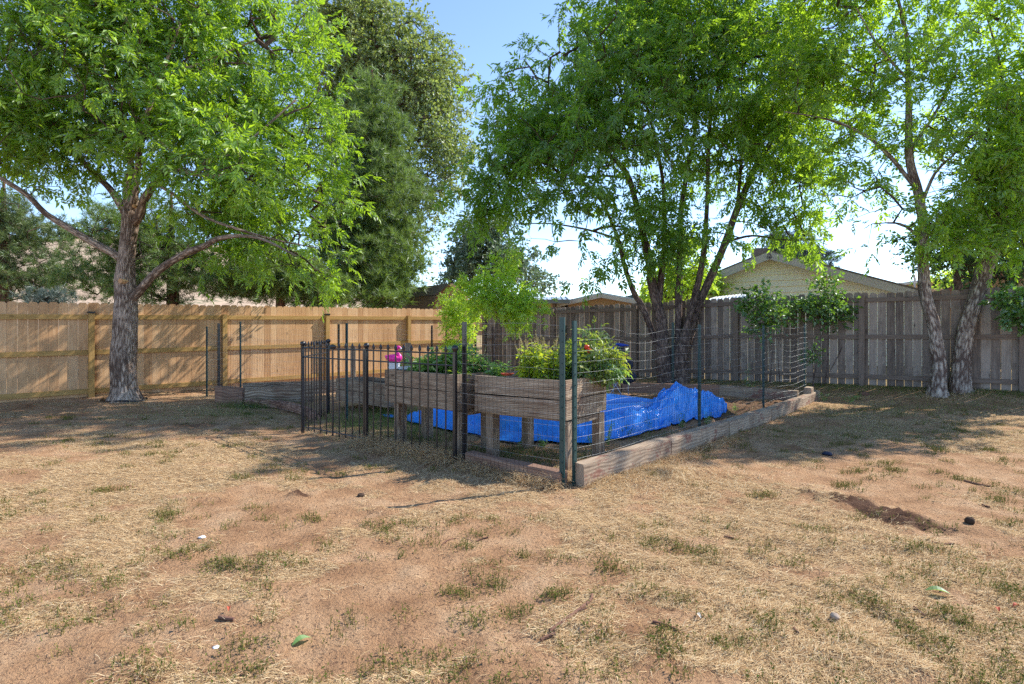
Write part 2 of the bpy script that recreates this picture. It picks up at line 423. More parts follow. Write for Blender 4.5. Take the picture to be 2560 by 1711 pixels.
def tarp_mat(name, col, light):
    m, nt, out = newmat(name)
    tc = nt.nodes.new('ShaderNodeTexCoord')
    n = noise(nt, tc.outputs['Object'], 9, 5, .7)
    n2 = noise(nt, tc.outputs['Object'], 2.2, 3)
    c = mixc(nt, n2, tuple(x * .8 for x in col), tuple(min(1, x * 1.15) for x in col))
    c = mixc(nt, ramp(nt, n, [(.62, (0, 0, 0)), (.8, (.35, .35, .35))]), c, light)  # pale blotches: highlights on the crumples painted into the colour
    n3 = noise(nt, tc.outputs['Object'], 26, 3)
    princ(nt, out, c, .3, 0, .6, bump(nt, math_node(nt, 'ADD', n, math_node(nt, 'MULTIPLY', n3, .4)), .25, .02))
    return m
M['tarp'] = tarp_mat('blue tarpaulin', (.01, .22, .74), (.2, .5, .85))
M['vinyl'] = tarp_mat('pale blue vinyl', (.06, .30, .82), (.2, .5, .88))

# ground material driven by attributes
def ground_material():
    m, nt, out = newmat('dry lawn soil')
    tc = nt.nodes.new('ShaderNodeTexCoord'); v = tc.outputs['Object']
    a1 = nt.nodes.new('ShaderNodeAttribute'); a1.attribute_name = 'straw'
    a2 = nt.nodes.new('ShaderNodeAttribute'); a2.attribute_name = 'dark'
    a3 = nt.nodes.new('ShaderNodeAttribute'); a3.attribute_name = 'green'
    n1 = noise(nt, v, 2.5, 6, .62); n2 = noise(nt, v, 45, 5, .7); n3 = noise(nt, v, 160, 3, .7)
    soil = ramp(nt, n1, [(.3, (.31, .17, .092)), (.5, (.46, .275, .155)), (.7, (.58, .39, .24))])
    soil = mixc(nt, ramp(nt, n2, [(.30, (.9, .9, .9)), (.47, (0, 0, 0))]), soil, (.15, .08, .055))
    straw = ramp(nt, n3, [(.3, (.28, .17, .095)), (.55, (.50, .35, .20)), (.75, (.66, .51, .33))])
    f = math_node(nt, 'ADD', a1.outputs['Fac'], math_node(nt, 'MULTIPLY', math_node(nt, 'SUBTRACT', n2, .5), 1.3))
    fm = ramp(nt, f, [(.38, (0, 0, 0)), (.72, (.85, .85, .85))])
    c = mixc(nt, fm, soil, straw)
    gf = math_node(nt, 'ADD', a3.outputs['Fac'], math_node(nt, 'MULTIPLY', math_node(nt, 'SUBTRACT', n2, .5), 1.2))
    c = mixc(nt, ramp(nt, gf, [(.45, (0, 0, 0)), (.8, (.6, .6, .6))]), c, (.16, .16, .06))
    df = math_node(nt, 'ADD', a2.outputs['Fac'], math_node(nt, 'MULTIPLY', math_node(nt, 'SUBTRACT', n2, .5), .8))
    c = mixc(nt, ramp(nt, df, [(.35, (0, 0, 0)), (.65, (.9, .9, .9))]), c, (.085, .045, .033))
    h = math_node(nt, 'ADD', math_node(nt, 'MULTIPLY', n2, 1.0), math_node(nt, 'MULTIPLY', n3, .4))
    princ(nt, out, c, .95, 0, .08, bump(nt, h, 1.0, .035))
    return m
M['ground'] = ground_material()

# ------------------------------------------------------------------ key plan points
C0 = np.array([.44, 5.03]); IR = np.array([-.59, 5.89]); IM = np.array([-1.75, 6.84]); IL = np.array([-2.84, 7.72])
LC = np.array([-6.0, 11.2]); BC = np.array([-1.2, 15.7]); RC = np.array([5.36, 10.4])
def poly_mask(x, y, poly):
    inside = np.zeros(np.shape(x), bool); n = len(poly); j = n - 1
    for i in range(n):
        xi, yi = poly[i]; xj, yj = poly[j]
        c = ((yi > y) != (yj > y)) & (x < (xj - xi) * (y - yi) / (yj - yi + 1e-12) + xi)
        inside ^= c; j = i
    return inside
GARDEN = [C0, IR, IL, (-4.8, 10.2), LC, BC, RC]
BED = [(1.2, 7.2), (.6, 9.0), (2.2, 11.6), RC - np.array([.15, 0]), (3.4, 8.8)]
def px_of(x, y, z=0): return HX + F * x / y, HY + F * (CAMZ - z) / y

def straw_density(x, y):
    n = fbm(x * .55 + 3, y * .9 + 1, 11, 4)
    n2 = fbm(x * 2.6, y * 3.6, 23, 3)
    s = (n - .5) * 3.4 + (n2 - .5) * 3.4 + .30
    # photo: strawy along the left foreground, right foreground; bare soil mid-left and bottom centre
    def blob(cx, cy, r, w): return w * np.exp(-(((x - cx) ** 2 + (y - cy) ** 2) / (r * r)))
    s = s + blob(-3.4, 4.6, 1.6, .5) + blob(-2.6, 2.8, 1.1, .5) + blob(1.7, 3.0, 1.0, .6) + blob(1.2, 5.4, 1.2, .55) + blob(3.0, 2.9, .9, .3)
    s = s + (fbm(x * 9, y * 12, 29, 2) - .5) * .9 - blob(-1.6, 4.6, 1.1, .55) - blob(.2, 3.9, .9, .35) - blob(-.3, 2.35, .5, .5) - blob(-6, 8.5, 1.8, .45) - blob(.7, 2.5, .4, .4) - blob(3.0, 4.4, .9, .35)
    return np.clip(s, 0, 1)
def dark_patch(x, y):
    du = (x - 2.8) * .61 - (y - 4.4) * .79; dv = (x - 2.8) * .79 + (y - 4.4) * .61
    a = np.exp(-((du / .62) ** 2 + ((dv + .1 * np.sin(du * 5)) / .17) ** 2)) * 1.1 * (.7 + fbm(x * 4, y * 4, 19, 3))
    b = np.exp(-(((x + 1.75) / .13) ** 2 + ((y - 4.7) / .1) ** 2)) * .8
    c = np.exp(-(((x + 4.5) / .8) ** 2 + ((y - 8.2) / .5) ** 2)) * .5
    return np.clip(a + b + c, 0, 1)
def green_patch(x, y):
    d = (FENCE_A[0] - x) * FN[0] + (FENCE_A[1] - y) * FN[1]
    g = np.exp(-np.maximum(d, 0) / .7) * .8
    g = g + .6 * np.exp(-(((x + 4.3) / 1.3) ** 2 + ((y - 9.2) / .7) ** 2)) + .5 * np.exp(-(((x - 4.3) / 1.6) ** 2 + ((y - 7.6) / .7) ** 2))
    g = g + .8 * np.exp(-(((x + 1.6) / 1.1) ** 2 + ((y - 8.2) / 1.2) ** 2))
    g = g * (0.5 + fbm(x * 1.7, y * 1.7, 61, 3))
    return np.clip(g, 0, 1)
bedmask_f = lambda x, y: poly_mask(x, y, BED)

def micro_z(x, y):
    r = np.hypot(x, y)
    fade = np.clip(1.2 - r / 14, 0, 1)
    z = (fbm(x * 1.3, y * 1.3, 3, 3) - .5) * .05 + (fbm(x * 9, y * 9, 5, 4) - .5) * .045 * fade + (fbm(x * 3.3, y * 4, 6, 2) - .5) * .03 * fade
    dp = dark_patch(x, y)
    z = z + dp * ((fbm(x * 13, y * 13, 8, 3) - .4) * .16)
    bm = bedmask_f(x, y)
    z = z + np.where(bm, (fbm(x * 7, y * 7, 9, 4) - .35) * .16, 0)
    # dig holes
    return z * np.clip((16 - r) / 6, 0, 1)
def gz(x, y): return ground_z(x, y) + micro_z(x, y)

# ------------------------------------------------------------------ ground (one sheet to the horizon)
def axis_coords(inner0, inner1, d, outer, grow=1.12):
    a = list(np.arange(inner0, inner1, d)); s = d; v = inner1
    while v < outer: a.append(v); s *= grow; v += s
    a.append(outer); s = d; v = inner0 - d; pre = []
    while v > -outer: pre.append(v); s *= grow; v -= s
    pre.append(-outer)
    return np.array(pre[::-1] + a)
gx = axis_coords(-6, 6, .035, 900, 1.09)
ys = [1.2]; s_ = .02
while ys[-1] < 14: ys.append(ys[-1] + .016 + .0022 * ys[-1] ** 1.35)
s_ = ys[-1] - ys[-2]
while ys[-1] < 1100: s_ *= 1.08; ys.append(ys[-1] + s_)
pre = []; v = 1.2; s_ = .03
while v > -300: s_ *= 1.25; v -= s_; pre.append(v)
gy = np.array(pre[::-1] + ys)
GX, GY = np.meshgrid(gx, gy)
GZ = gz(GX, GY)
nx, ny = len(gx), len(gy)
mb = MB(); i = np.arange(ny - 1)[:, None] * nx; j = np.arange(nx - 1)[None, :]
mb.add(np.stack([GX, GY, GZ], -1).reshape(-1, 3), np.stack([i + j, i + j + 1, i + nx + j + 1, i + nx + j], -1).reshape(-1, 4))
gard = poly_mask(GX, GY, GARDEN)
dk = dark_patch(GX, GY); dk = np.where(bedmask_f(GX, GY), .55, dk)
st = straw_density(GX, GY); st = np.where(gard, st * .45, st)
mb.attr = {'straw': st.ravel(), 'dark': dk.ravel(), 'green': green_patch(GX, GY).ravel()}
tag(mb.build('ground', M['ground'], smooth=True), kind='structure')

# ------------------------------------------------------------------ hills
def hill_mat():
    m, nt, out = newmat('dry hillside')
    tc = nt.nodes.new('ShaderNodeTexCoord')
    n = noise(nt, tc.outputs['Object'], .12, 6, .65)
    c = ramp(nt, n, [(.35, (.30, .22, .16)), (.55, (.45, .34, .25)), (.62, (.2, .19, .12)), (.75, (.52, .40, .30))])
    princ(nt, out, c, 1, 0, .05); return m
M['hill'] = hill_mat()
hx = np.linspace(-420, 60, 130); hy = np.linspace(110, 420, 60)
HXX, HYY = np.meshgrid(hx, hy)
uu = HXX / HYY     # hill profile follows world direction from the yard
prof = np.interp(HXX, [-420, -330, -270, -215, -150, -90, -40, 60], [12, 18, 30, 52, 46, 26, 10, 4])
HZ = prof * np.clip((HYY - 110) / 190, 0, 1) ** .8 + 5 * (fbm(HXX * .03, HYY * .03, 4, 4) - .5) * np.clip((HYY - 110) / 50, 0, 1) - .5
mb = MB(); i = np.arange(59)[:, None] * 130; j = np.arange(129)[None, :]
mb.add(np.stack([HXX, HYY, HZ], -1).reshape(-1, 3), np.stack([i + j, i + j + 1, i + 130 + j + 1, i + 130 + j], -1).reshape(-1, 4))
tag(mb.build('hill', M['hill'], smooth=True), kind='structure')
def hill_z(x, y):
    k = np.interp(x, hx, np.arange(130)); l = np.interp(y, hy, np.arange(60))
    return HZ[int(l), int(k)]

# ------------------------------------------------------------------ wooden fences
UP = np.array([0, 0, 1.0])
def v3(p, z): return np.array([p[0], p[1], z])
def left_fence():
    t = thing('cedar_fence', 'new tan cedar privacy fence with three rails, left side behind the forked tree', 'fence', v3(LF0, 0.1))
    a = v3(LD, 0); n = v3(LN, 0)
    L = 9.45; s0 = -5.5
    posts = [-4.66, -2.33, 0, 2.33, 4.66, 6.99]
    top = lambda s: 1.885 + .0095 * np.clip(s, -5, 10)
    bays = list(zip([s0] + posts, posts + [L]))
    for q, (b0, b1) in enumerate(bays):
        if b1 < -3.5: continue
        mb = MB(); s = b0 + .07
        while s < b1 + .03:
            w = .1395 + rng.uniform(-.001, .0005)
            p = LF0 + LD * s; z0 = ground_z(p[0], p[1]) - .02 + rng.uniform(-.01, .01)
            picket(mb, v3(p, z0) + n * rng.uniform(-.0008, .0008), top(s) - z0 + rng.uniform(-.011, .009), w, .016, a, n, .032)
            s += .1425
        mb.build('board_panel', M['cedar'], t)
    for s in posts:
        if s < -3: continue
        mb = MB(); p = LF0 + LD * s; c = v3(p, 0) + n * .068
        board(mb, c + UP * .0, c + UP * (top(s) - .20), .092, .092, a)
        po = mb.build('post', M['treated'], t)
        if abs(s) < .1 or abs(s - 4.66) < .1:
            mb = MB(); board(mb, c + UP * (top(s) - .199), c + UP * (top(s) - .165), .11, .11, a)
            cp = mb.build('solar_cap', M['black'], None); cp.parent = po
            cp.location = (np.zeros(3) - np.array(t['_o'])).tolist() if False else (0, 0, 0)
            me = cp.data
            co = np.zeros(len(me.vertices) * 3, np.float32); me.vertices.foreach_get('co', co)
            co = (co.reshape(-1, 3) - np.array(t['_o'])).ravel().astype(np.float32); me.vertices.foreach_set('co', co)
    for h, off in ((-.265, 0), (-.93, 0), (-1.66, 0)):
        for q in range(len(posts)):
            b0 = posts[q]; b1 = (posts + [L])[q + 1]
            if b0 < -5: continue
            mb = MB()
            p0 = v3(LF0 + LD * (b0 + .048), top(b0) + h) + n * .028; p1 = v3(LF0 + LD * (b1 - .048), top(b1) + h) + n * .028
            board(mb, p0, p1, .088, .037, UP); mb.build('rail', M['treated'], t)
left_fence()

def right_fence():
    t = thing('weathered_fence', 'weathered grey brown picket fence in shade, with daylight through its gaps, right side', 'fence', v3(FENCE_A, .3))
    a = v3(FD, 0); n = -v3(FN, 0)
    top = lambda s: np.interp(s, [-3, 0, 2.4, 4.8, 7.2, 9.6, 12.5], [2.2, 2.14, 2.12, 2.117, 2.03, 2.0, 1.97])
    posts = [-2.4, 0, 2.405, 4.81, 7.215, 9.62, 12.0]
    for q in range(len(posts) - 1):
        b0, b1 = posts[q], posts[q + 1]
        mb = MB(); s = b0 + .075
        while s < b1 + .06:
            w = .135 + rng.uniform(-.004, .003)
            p = FENCE_A + FD * s; z0 = ground_z(p[0], p[1]) - .02
            k = mb.n
            picket(mb, v3(p, z0) + n * rng.uniform(-.004, .004), top(s) - z0 + rng.uniform(-.02, .016), w, .013, a, n, .045, True)
            # slight lean of each board
            Vl = mb.V[-1]; Vl[:, :2] += (Vl[:, 2:3] - z0 - 1) * a[:2] * rng.normal(0, .0022)
            s += w + abs(rng.normal(.006, .004)) + .003
        mb.build('board_panel', M['oldwood'], t)
    for s in posts:
        mb = MB(); p = FENCE_A + FD * s; c = v3(p, 0) + n * .07
        board(mb, c + UP * .1, c + UP * (top(s) - .06), .1, .09, a); mb.build('post', M['oldrail'], t)
    for h in (-.15, -.885, -1.68):
        for q in range(len(posts) - 1):
            b0, b1 = posts[q], posts[q + 1]; mb = MB()
            p0 = v3(FENCE_A + FD * (b0 + .052), top(b0) + h) + n * .03; p1 = v3(FENCE_A + FD * (b1 - .052), top(b1) + h + rng.uniform(-.01, .01)) + n * .03
            board(mb, p0, p1, .085, .038, UP); mb.build('rail', M['oldrail'], t)
right_fence()

# ------------------------------------------------------------------ trees
def grow_tree(limbs, attract, bark, mbT, seg=.22, rmin=.004, p_exp=.42, base_r=.006, maxr=.05, bow=.12, sides=5, r=rng):
    """limbs: list of (m,4) arrays xyzr already resampled. Connects attractor points. Returns tips & dirs"""
    nodes = []; dirs = []
    for Lm in limbs:
        T = norm(np.gradient(Lm[:, :3], axis=0))
        k = np.arange(len(Lm))
        sel = k >= len(Lm) * .22
        nodes.append(Lm[sel][:, :3]); dirs.append(T[sel])
    nodes = np.concatenate(nodes); dirs = np.concatenate(dirs)
    A = np.asarray(attract)
    d0 = np.array([np.min(np.linalg.norm(nodes - a, axis=1)) for a in A])
    A = A[np.argsort(d0)]
    N = np.zeros((len(nodes) + len(A) * 12, 3)); N[:len(nodes)] = nodes; cnt = len(nodes)
    par = -np.ones(len(N), int); w = np.zeros(len(N)); paths = []
    for a in A:
        d = np.linalg.norm(N[:cnt] - a, axis=1)
        up = (N[:cnt, 2] - a[2]) * .35
        q = int(np.argmin(d + np.maximum(up, 0)))
        L = d[q]; m = max(1, int(L / seg)); p0 = N[q]
        if m > 11: m = 11
        ids = [q]
        off = r.normal(0, abs(bow) * L * .5, 3); off[2] = abs(off[2]) * .8 + bow * L * .4
        for k in range(1, m + 1):
            t = k / m
            N[cnt] = p0 + (a - p0) * t + off * math.sin(math.pi * t) * .6
            par[cnt] = ids[-1]; ids.append(cnt); cnt += 1
            if cnt >= len(N): break
        paths.append(ids)
        if cnt >= len(N) - 12: break
    # weights down to the root
    tips = [p[-1] for p in paths]
    for tpi in tips: w[tpi] += 1
    for k in range(cnt - 1, -1, -1):
        if par[k] >= 0: w[par[k]] += w[k]
    rad = np.minimum(base_r * np.maximum(w, 1) ** p_exp, maxr)
    for ids in paths:
        pts = N[ids]; rr = rad[ids].copy(); rr[0] = rr[1] if len(ids) > 1 else rr[0]; rr[-1] = max(rmin, rr[-1] * .6)
        if len(ids) > 1: tube(mbT, pts, rr, sides if rr[0] > .012 else 4, cap=False)
    tp = N[tips]; td = norm(tp - N[[par[k] for k in tips]])
    return tp, td

def sample_blobs(blobs, n, shell=.55, r=rng):
    """blobs: (cx,cy,rx,ry,Y,Yr[,w]) in photo pixels and metres of depth"""
    vol = np.array([b[2] * b[3] * (b[6] if len(b) > 6 else 1) * max(b[5], .3) ** .6 for b in blobs]); vol = vol / vol.sum()
    out = []
    for b, v in zip(blobs, vol):
        k = int(round(n * v)); d = rand_dirs(k, r); q = r.uniform(0, 1, k) ** shell
        c = P(b[0], b[1], b[4])
        out.append(c + d * q[:, None] * np.array([b[2] * b[4] / F, b[5], b[3] * b[4] / F]))
    return np.concatenate(out)

def compound(mbL, pos, dr, size, nl=7, lw=.3, r=rng, droop=.5, bare=False):
    """compound ash leaves: pos (N,3), direction dr"""
    N = len(pos)
    ax = norm(dr + np.array([0, 0, -droop]) * r.uniform(.3, 1.2, (N, 1)) + r.normal(0, .25, (N, 3)))
    nr = norm(np.array([0, 0, 1.0]) + r.normal(0, .55, (N, 3)))
    side = norm(np.cross(ax, nr)); nn = np.cross(side, ax)
    sz = size * r.uniform(.55, 1.3, N)[:, None]
    pairs = (nl - 1) // 2
    B = []; A = []; NN = []; LL = []
    for k in range(pairs):
        t = .3 + .6 * k / pairs
        for sgn in (-1, 1):
            B.append(pos + ax * sz * t - nn * sz * t * t * .15); A.append(ax * .65 + side * sgn * .8 - nn * .15 + r.normal(0, .12, (N, 3)))
            NN.append(nn + r.normal(0, .25, (N, 3))); LL.append(sz[:, 0] * r.uniform(.42, .55, N))
    B.append(pos + ax * sz * .88 - nn * sz * .12); A.append(ax - nn * .2); NN.append(nn + r.normal(0, .2, (N, 3))); LL.append(sz[:, 0] * .55)
    B = np.concatenate(B); A = np.concatenate(A); NN = np.concatenate(NN); LL = np.concatenate(LL)
    leaves(mbL, B, A, NN, LL, LL * lw, .12, .15)

def twigs_and_leaves(mbT, mbL, tp, td, nt=3, tl=.4, per=5, size=.2, kind='compound', nl=7, lw=.3, r=rng, droop=.5, twr=.0028, spread=.8, lenr=(.6, 1.2), gap=None):
    base = np.repeat(tp, nt, 0); d = norm(np.repeat(td, nt, 0) + r.normal(0, spread, (len(base), 3)) + np.array([0, 0, .15]))
    L = tl * r.uniform(*lenr, len(base))
    end = base + d * L[:, None] - np.array([0, 0, 1]) * (L * L * .35)[:, None]
    # thin triangular twigs
    side = norm(np.cross(d, UP)); oth = np.cross(d, side)
    V = np.stack([base + side * twr, base - side * twr * .5 + oth * twr, base - side * twr * .5 - oth * twr, end], 1).reshape(-1, 3)
    k = np.arange(len(base))[:, None] * 4
    mbT.add(V, np.stack([np.concatenate([k, k + 1, k + 3], 1), np.concatenate([k + 1, k + 2, k + 3], 1), np.concatenate([k + 2, k, k + 3], 1)], 1).reshape(-1, 3))
    ts = np.linspace(.3, 1, per)
    pos = []; dr = []
    for t in ts:
        p = base + d * (L * t)[:, None] - np.array([0, 0, 1]) * (L * L * .35 * t * t)[:, None]
        pos.append(p); dr.append(norm(d * .7 + r.normal(0, .7, p.shape)))
    pos = np.concatenate(pos); dr = np.concatenate(dr)
    if gap is not None:
        kk = gap(pos, r); pos = pos[kk]; dr = dr[kk]
    if kind == 'compound': compound(mbL, pos, dr, size, nl, lw, r, droop)
    else:
        N = len(pos); LL = size * r.uniform(.7, 1.25, N)
        leaves(mbL, pos, dr + np.array([0, 0, -droop]), np.array([0, 0, 1.0]) + r.normal(0, .8, (N, 3)), LL, LL * lw, .15, .1)

def limb_px(pts, ds=.12):
    """pts: (px,py,Y,radius m)"""
    W = np.array([list(P(a, b, c)) + [r] for a, b, c, r in pts])
    return catmull(W, ds)

SHW = np.array([.95, .43])
def shadow_xy(p): return p[:, :2] - p[:, 2:3] * SHW

# sunlit parts of the yard in the photograph: crowns are thin where the sun came through
LIT = [
    [(-4, 10.2), (-1.2, 10.6), (-.4, 12), (-1.6, 13.2), (-3.8, 12.6)],
    [(-1.7, 5.5), (-.6, 4.9), (-.1, 5.2), (1.5, 5.3), (3.3, 7.2), (5.0, 9.2), (4.6, 10.4), (2.6, 10.6), (.5, 8.6)],   # tarp, near planter, right bed
    [(-.6, 5.6), (.2, 3.0), (2.5, 3), (4.0, 6.0), (2.4, 6.3), (1.3, 5.4)],
    [(-9, 3), (9, 3), (9, 6.3), (4.0, 6.3), (1.2, 5.2), (-.8, 4.6), (-2.2, 5.6), (-9, 6.6)],
]
def lit_filter(A, keep, r=rng):
    s = shadow_xy(A); m = np.zeros(len(A), bool)
    for poly in LIT: m |= poly_mask(s[:, 0], s[:, 1], [tuple(q) for q in poly])
    A = A[~m | (r.uniform(0, 1, len(A)) < keep)]; s = shadow_xy(A); m = poly_mask(s[:, 0], s[:, 1], LIT[0])
    return A[~m | (r.uniform(0, 1, len(A)) < .2)]
def fence_lit_filter(A, keep, r=rng):
    """the cedar fence stands in full sun from its second visible bay rightwards"""
    # intersect ray p - t*SUN with fence plane
    p0 = v3(LF0, 0); n = v3(LN, 0)
    t = (A - p0) @ n / (SUNV @ n); q = A - t[:, None] * SUNV
    s = (q[:, :2] - LF0) @ LD
    m = (t > 0) & (q[:, 2] > .25 + (s < 3.8) * 1.1) & (q[:, 2] < 2.0) & (s > 3.0) & (s < 9.3)
    A = A[~m | (r.uniform(0, 1, len(A)) < keep)]
    t = (A - p0) @ n / (SUNV @ n); q = A - t[:, None] * SUNV; s = (q[:, :2] - LF0) @ LD
    m = (t > 0) & (q[:, 2] > .2) & (q[:, 2] < 2.0) & (s < .6)
    return A[~m | (r.uniform(0, 1, len(A)) < .6)]

def dapple_gap(pos, r):
    p0 = v3(LF0, 0); n = v3(LN, 0); t = (pos - p0) @ n / (SUNV @ n); q = pos - t[:, None] * SUNV; s = (q[:, :2] - LF0) @ LD
    hit = (t > 0) & (q[:, 2] > .0) & (q[:, 2] < 2.1)
    dens = fbm(s * 1.6 + q[:, 2] * .8, q[:, 2] * 2.6 - s * 1.2, 201, 3)
    k = np.where(dens > .55, .32, .01) * np.where(s > 3.4, .15, 1.0)
    return ~hit | (r.uniform(0, 1, len(pos)) < k)
def tree(name, label, base, trunks, limbs, blobs, n, bark, leafm, seed=0, group=None, cull=None, fcull=None, leafargs=None, growargs=None, rough=.12, sides=16, extra=None, twigm=None, cat='tree', trunk_part='trunk', crown_part='crown'):
    r = np.random.default_rng(seed)
    t = thing(name, label, cat, base, group)
    mbT = MB()
    for i_, L in enumerate(trunks): tube(mbT, L[:, :3], L[:, 3], sides, rough, seed=seed * 7 + i_)
    for i_, L in enumerate(limbs): tube(mbT, L[:, :3], L[:, 3] * .86, 9, .10, seed=seed * 5 + i_)
    mbT.build(trunk_part, bark, t, smooth=True)
    A = sample_blobs(blobs, n, r=r)
    if cull is not None: A = lit_filter(A, cull, r)
    if fcull is not None: A = fence_lit_filter(A, fcull, r)
    gzv = ground_z(A[:, 0], A[:, 1]); A = A[A[:, 2] > gzv + .15]
    mbB = MB(); mbL = MB()
    tp, td = grow_tree(trunks[-1:] + limbs if limbs else trunks, A, bark, mbB, r=r, **(growargs or {}))
    twigs_and_leaves(mbB, mbL, tp, td, r=r, **(leafargs or {}))
    if extra: extra(mbB)
    mbB.build('branches', twigm or M['bark_twig'], t)
    mbL.build(crown_part, leafm, t)
    return t

# --- 1: forked ash by the cedar fence
Y1 = 10.5
trunk1 = limb_px([(312, 1004, Y1, .34), (312, 988, Y1, .26), (311, 970, Y1, .215), (310, 940, Y1, .2), (308, 900, Y1, .205), (310, 850, Y1, .195), (314, 790, Y1, .195), (316, 740, Y1, .182), (314, 700, Y1, .172), (316, 650, Y1, .138), (320, 600, Y1, .13), (324, 560, Y1, .135), (326, 528, Y1, .13)], .05)
l1 = [limb_px(q) for q in [
    [(305, 655, Y1, .07), (293, 640, Y1, .085), (261, 622, Y1 - .05, .08), (215, 597, Y1 - .15, .072), (178, 574, Y1 - .2, .066), (115, 535, Y1 - .35, .06), (71, 491, Y1 - .45, .052), (12, 452, Y1 - .6, .045), (-80, 400, Y1 - .8, .035), (-220, 340, Y1 - 1, .02)],
    [(322, 760, Y1, .07), (344, 733, Y1 - .08, .085), (370, 703, Y1 - .2, .082), (395, 677, Y1 - .3, .075), (455, 638, Y1 - .55, .07), (514, 614, Y1 - .8, .06), (542, 598, Y1 - .9, .052), (600, 590, Y1 - 1, .036), (660, 600, Y1 - 1.1, .026), (740, 640, Y1 - 1.2, .015)],
    [(318, 535, Y1, .1), (305, 516, Y1, .09), (280, 478, Y1 + .15, .07), (256, 453, Y1 + .2, .062), (207, 404, Y1 + .3, .055), (164, 371, Y1 + .4, .045), (110, 310, Y1 + .5, .03), (40, 240, Y1 + .6, .018)],
    [(322, 535, Y1, .11), (321, 464, Y1 + .1, .085), (327, 410, Y1 + .15, .06), (318, 340, Y1 + .2, .05), (305, 250, Y1 + .3, .04), (290, 120, Y1 + .4, .03), (270, -40, Y1 + .5, .015)],
    [(330, 535, Y1, .11), (338, 470, Y1 - .1, .075), (345, 420, Y1 - .15, .065), (349, 371, Y1 - .2, .055), (362, 300, Y1 - .3, .045), (400, 200, Y1 - .4, .035), (450, 60, Y1 - .6, .02)],
    [(334, 560, Y1, .09), (349, 540, Y1 - .1, .09), (360, 500, Y1 - .2, .082), (376, 475, Y1 - .25, .078), (404, 436, Y1 - .35, .07), (436, 423, Y1 - .5, .06), (491, 436, Y1 - .7, .052), (551, 439, Y1 - .9, .045), (627, 415, Y1 - .2, .035), (720, 440, Y1 + 1.0, .022), (790, 480, Y1 + 1.6, .012)],
    [(491, 434, Y1 - .7, .045), (524, 398, Y1 - .6, .04), (578, 387, Y1 - .5, .033), (650, 330, Y1 - .4, .025), (740, 250, Y1 - .2, .016)],
    [(395, 462, Y1 - .3, .04), (440, 490, Y1 - .6, .035), (507, 540, Y1 - .9, .03), (600, 575, Y1 - 1.1, .026), (690, 600, Y1 - .1, .02), (790, 620, Y1 + 1.3, .014)],
    [(207, 404, Y1 + .3, .03), (180, 300, Y1 + .1, .022), (120, 180, Y1, .015)],
    [(400, 200, Y1 - .4, .03), (520, 150, Y1 - .3, .025), (640, 100, Y1, .015)],
]]
blobs1 = [(120, 250, 230, 190, 10.3, 1.7), (380, 230, 240, 210, 10.4, 2.0), (620, 260, 230, 230, 11.4, 1.9), (700, 470, 180, 130, 12.0, 1.3), (560, 420, 170, 120, 9.8, 1.2), (800, 560, 90, 130, 12.9, .6, 1.5), (600, 620, 190, 70, 10.9, .8, .9), (600, 520, 160, 90, 11.2, 1, 1), (700, 330, 170, 120, 11.8, 1.3, .9),
          (300, 40, 350, 130, 10.6, 2.2), (660, 40, 190, 110, 11.3, 1.9), (60, 400, 110, 80, 10, 1, .7), (-150, 200, 220, 260, 10.4, 1.8, .8), (200, 430, 90, 60, 10.4, .9, .45), (380, 400, 120, 90, 10.2, 1.1, .8),
          (250, -220, 480, 190, 10.8, 2.4, 1.1), (560, 520, 120, 70, 10.2, .8, .7), (810, 690, 80, 55, 13.0, .45, 1.5), (690, 650, 90, 50, 12.5, .4, 1.4), (830, 440, 70, 120, 12.7, .8, 1)]
def dead1(mbB):
    for q in [[(333, 655, Y1, .01), (360, 640, Y1 - .2, .008), (400, 632, Y1 - .4, .004)], [(345, 600, Y1, .01), (380, 618, Y1 - .3, .007), (415, 628, Y1 - .5, .003)], [(350, 595, Y1 - .1, .01), (352, 630, Y1 - .4, .006), (375, 675, Y1 - .6, .004), (385, 690, Y1 - .6, .003)], [(225, 600, Y1, .008), (232, 580, Y1 - .1, .006), (245, 545, Y1 - .1, .004), (262, 520, Y1 - .2, .003)], [(232, 580, Y1, .005), (205, 560, Y1, .004), (170, 553, Y1, .002)]]:
        L = limb_px(q, .06); tube(mbB, L[:, :3], L[:, 3], 5)
ash1 = tree('ash_tree', 'large forked ash with thick trunk and low side limb, in front of the cedar fence', v3(P(312, 990, Y1)[:2], .12), [trunk1], l1, blobs1, 2350, M['bark_ash'], M['leaf_ash'], 1, cull=.25, fcull=.12, leafargs=dict(nt=3, per=4, tl=.42, size=.22, lw=.36, gap=dapple_gap), extra=dead1)
# cut-branch scars on trunk
for px_, py_, rr in ((305, 703, .045), (338, 516, .03)):
    mb = MB(); c = P(px_, py_, Y1 - .2); tube(mb, [c + np.array([0, .12, 0]), c + np.array([-.02, -.02, .0])], [rr * 1.25, rr], 12)
    mb.build('branch_scar', M['cedar'], ash1)

t = thing('tree_ring', 'black plastic edging ring half buried round the forked ash trunk', 'edging', v3(P(312, 990, Y1)[:2], .1))
mb = MB(); c = P(312, 990, Y1)[:2]; L_ = [[c[0] + .36 * math.cos(a), c[1] + .30 * math.sin(a), float(gz(c[0] + .36 * math.cos(a), c[1] + .3 * math.sin(a))) + .02 + .012 * math.sin(a * 4)] for a in np.linspace(-2.9, .3, 26)]
tube(mb, L_, .022, 8, .1); mb.build('ring', M['black'], t)

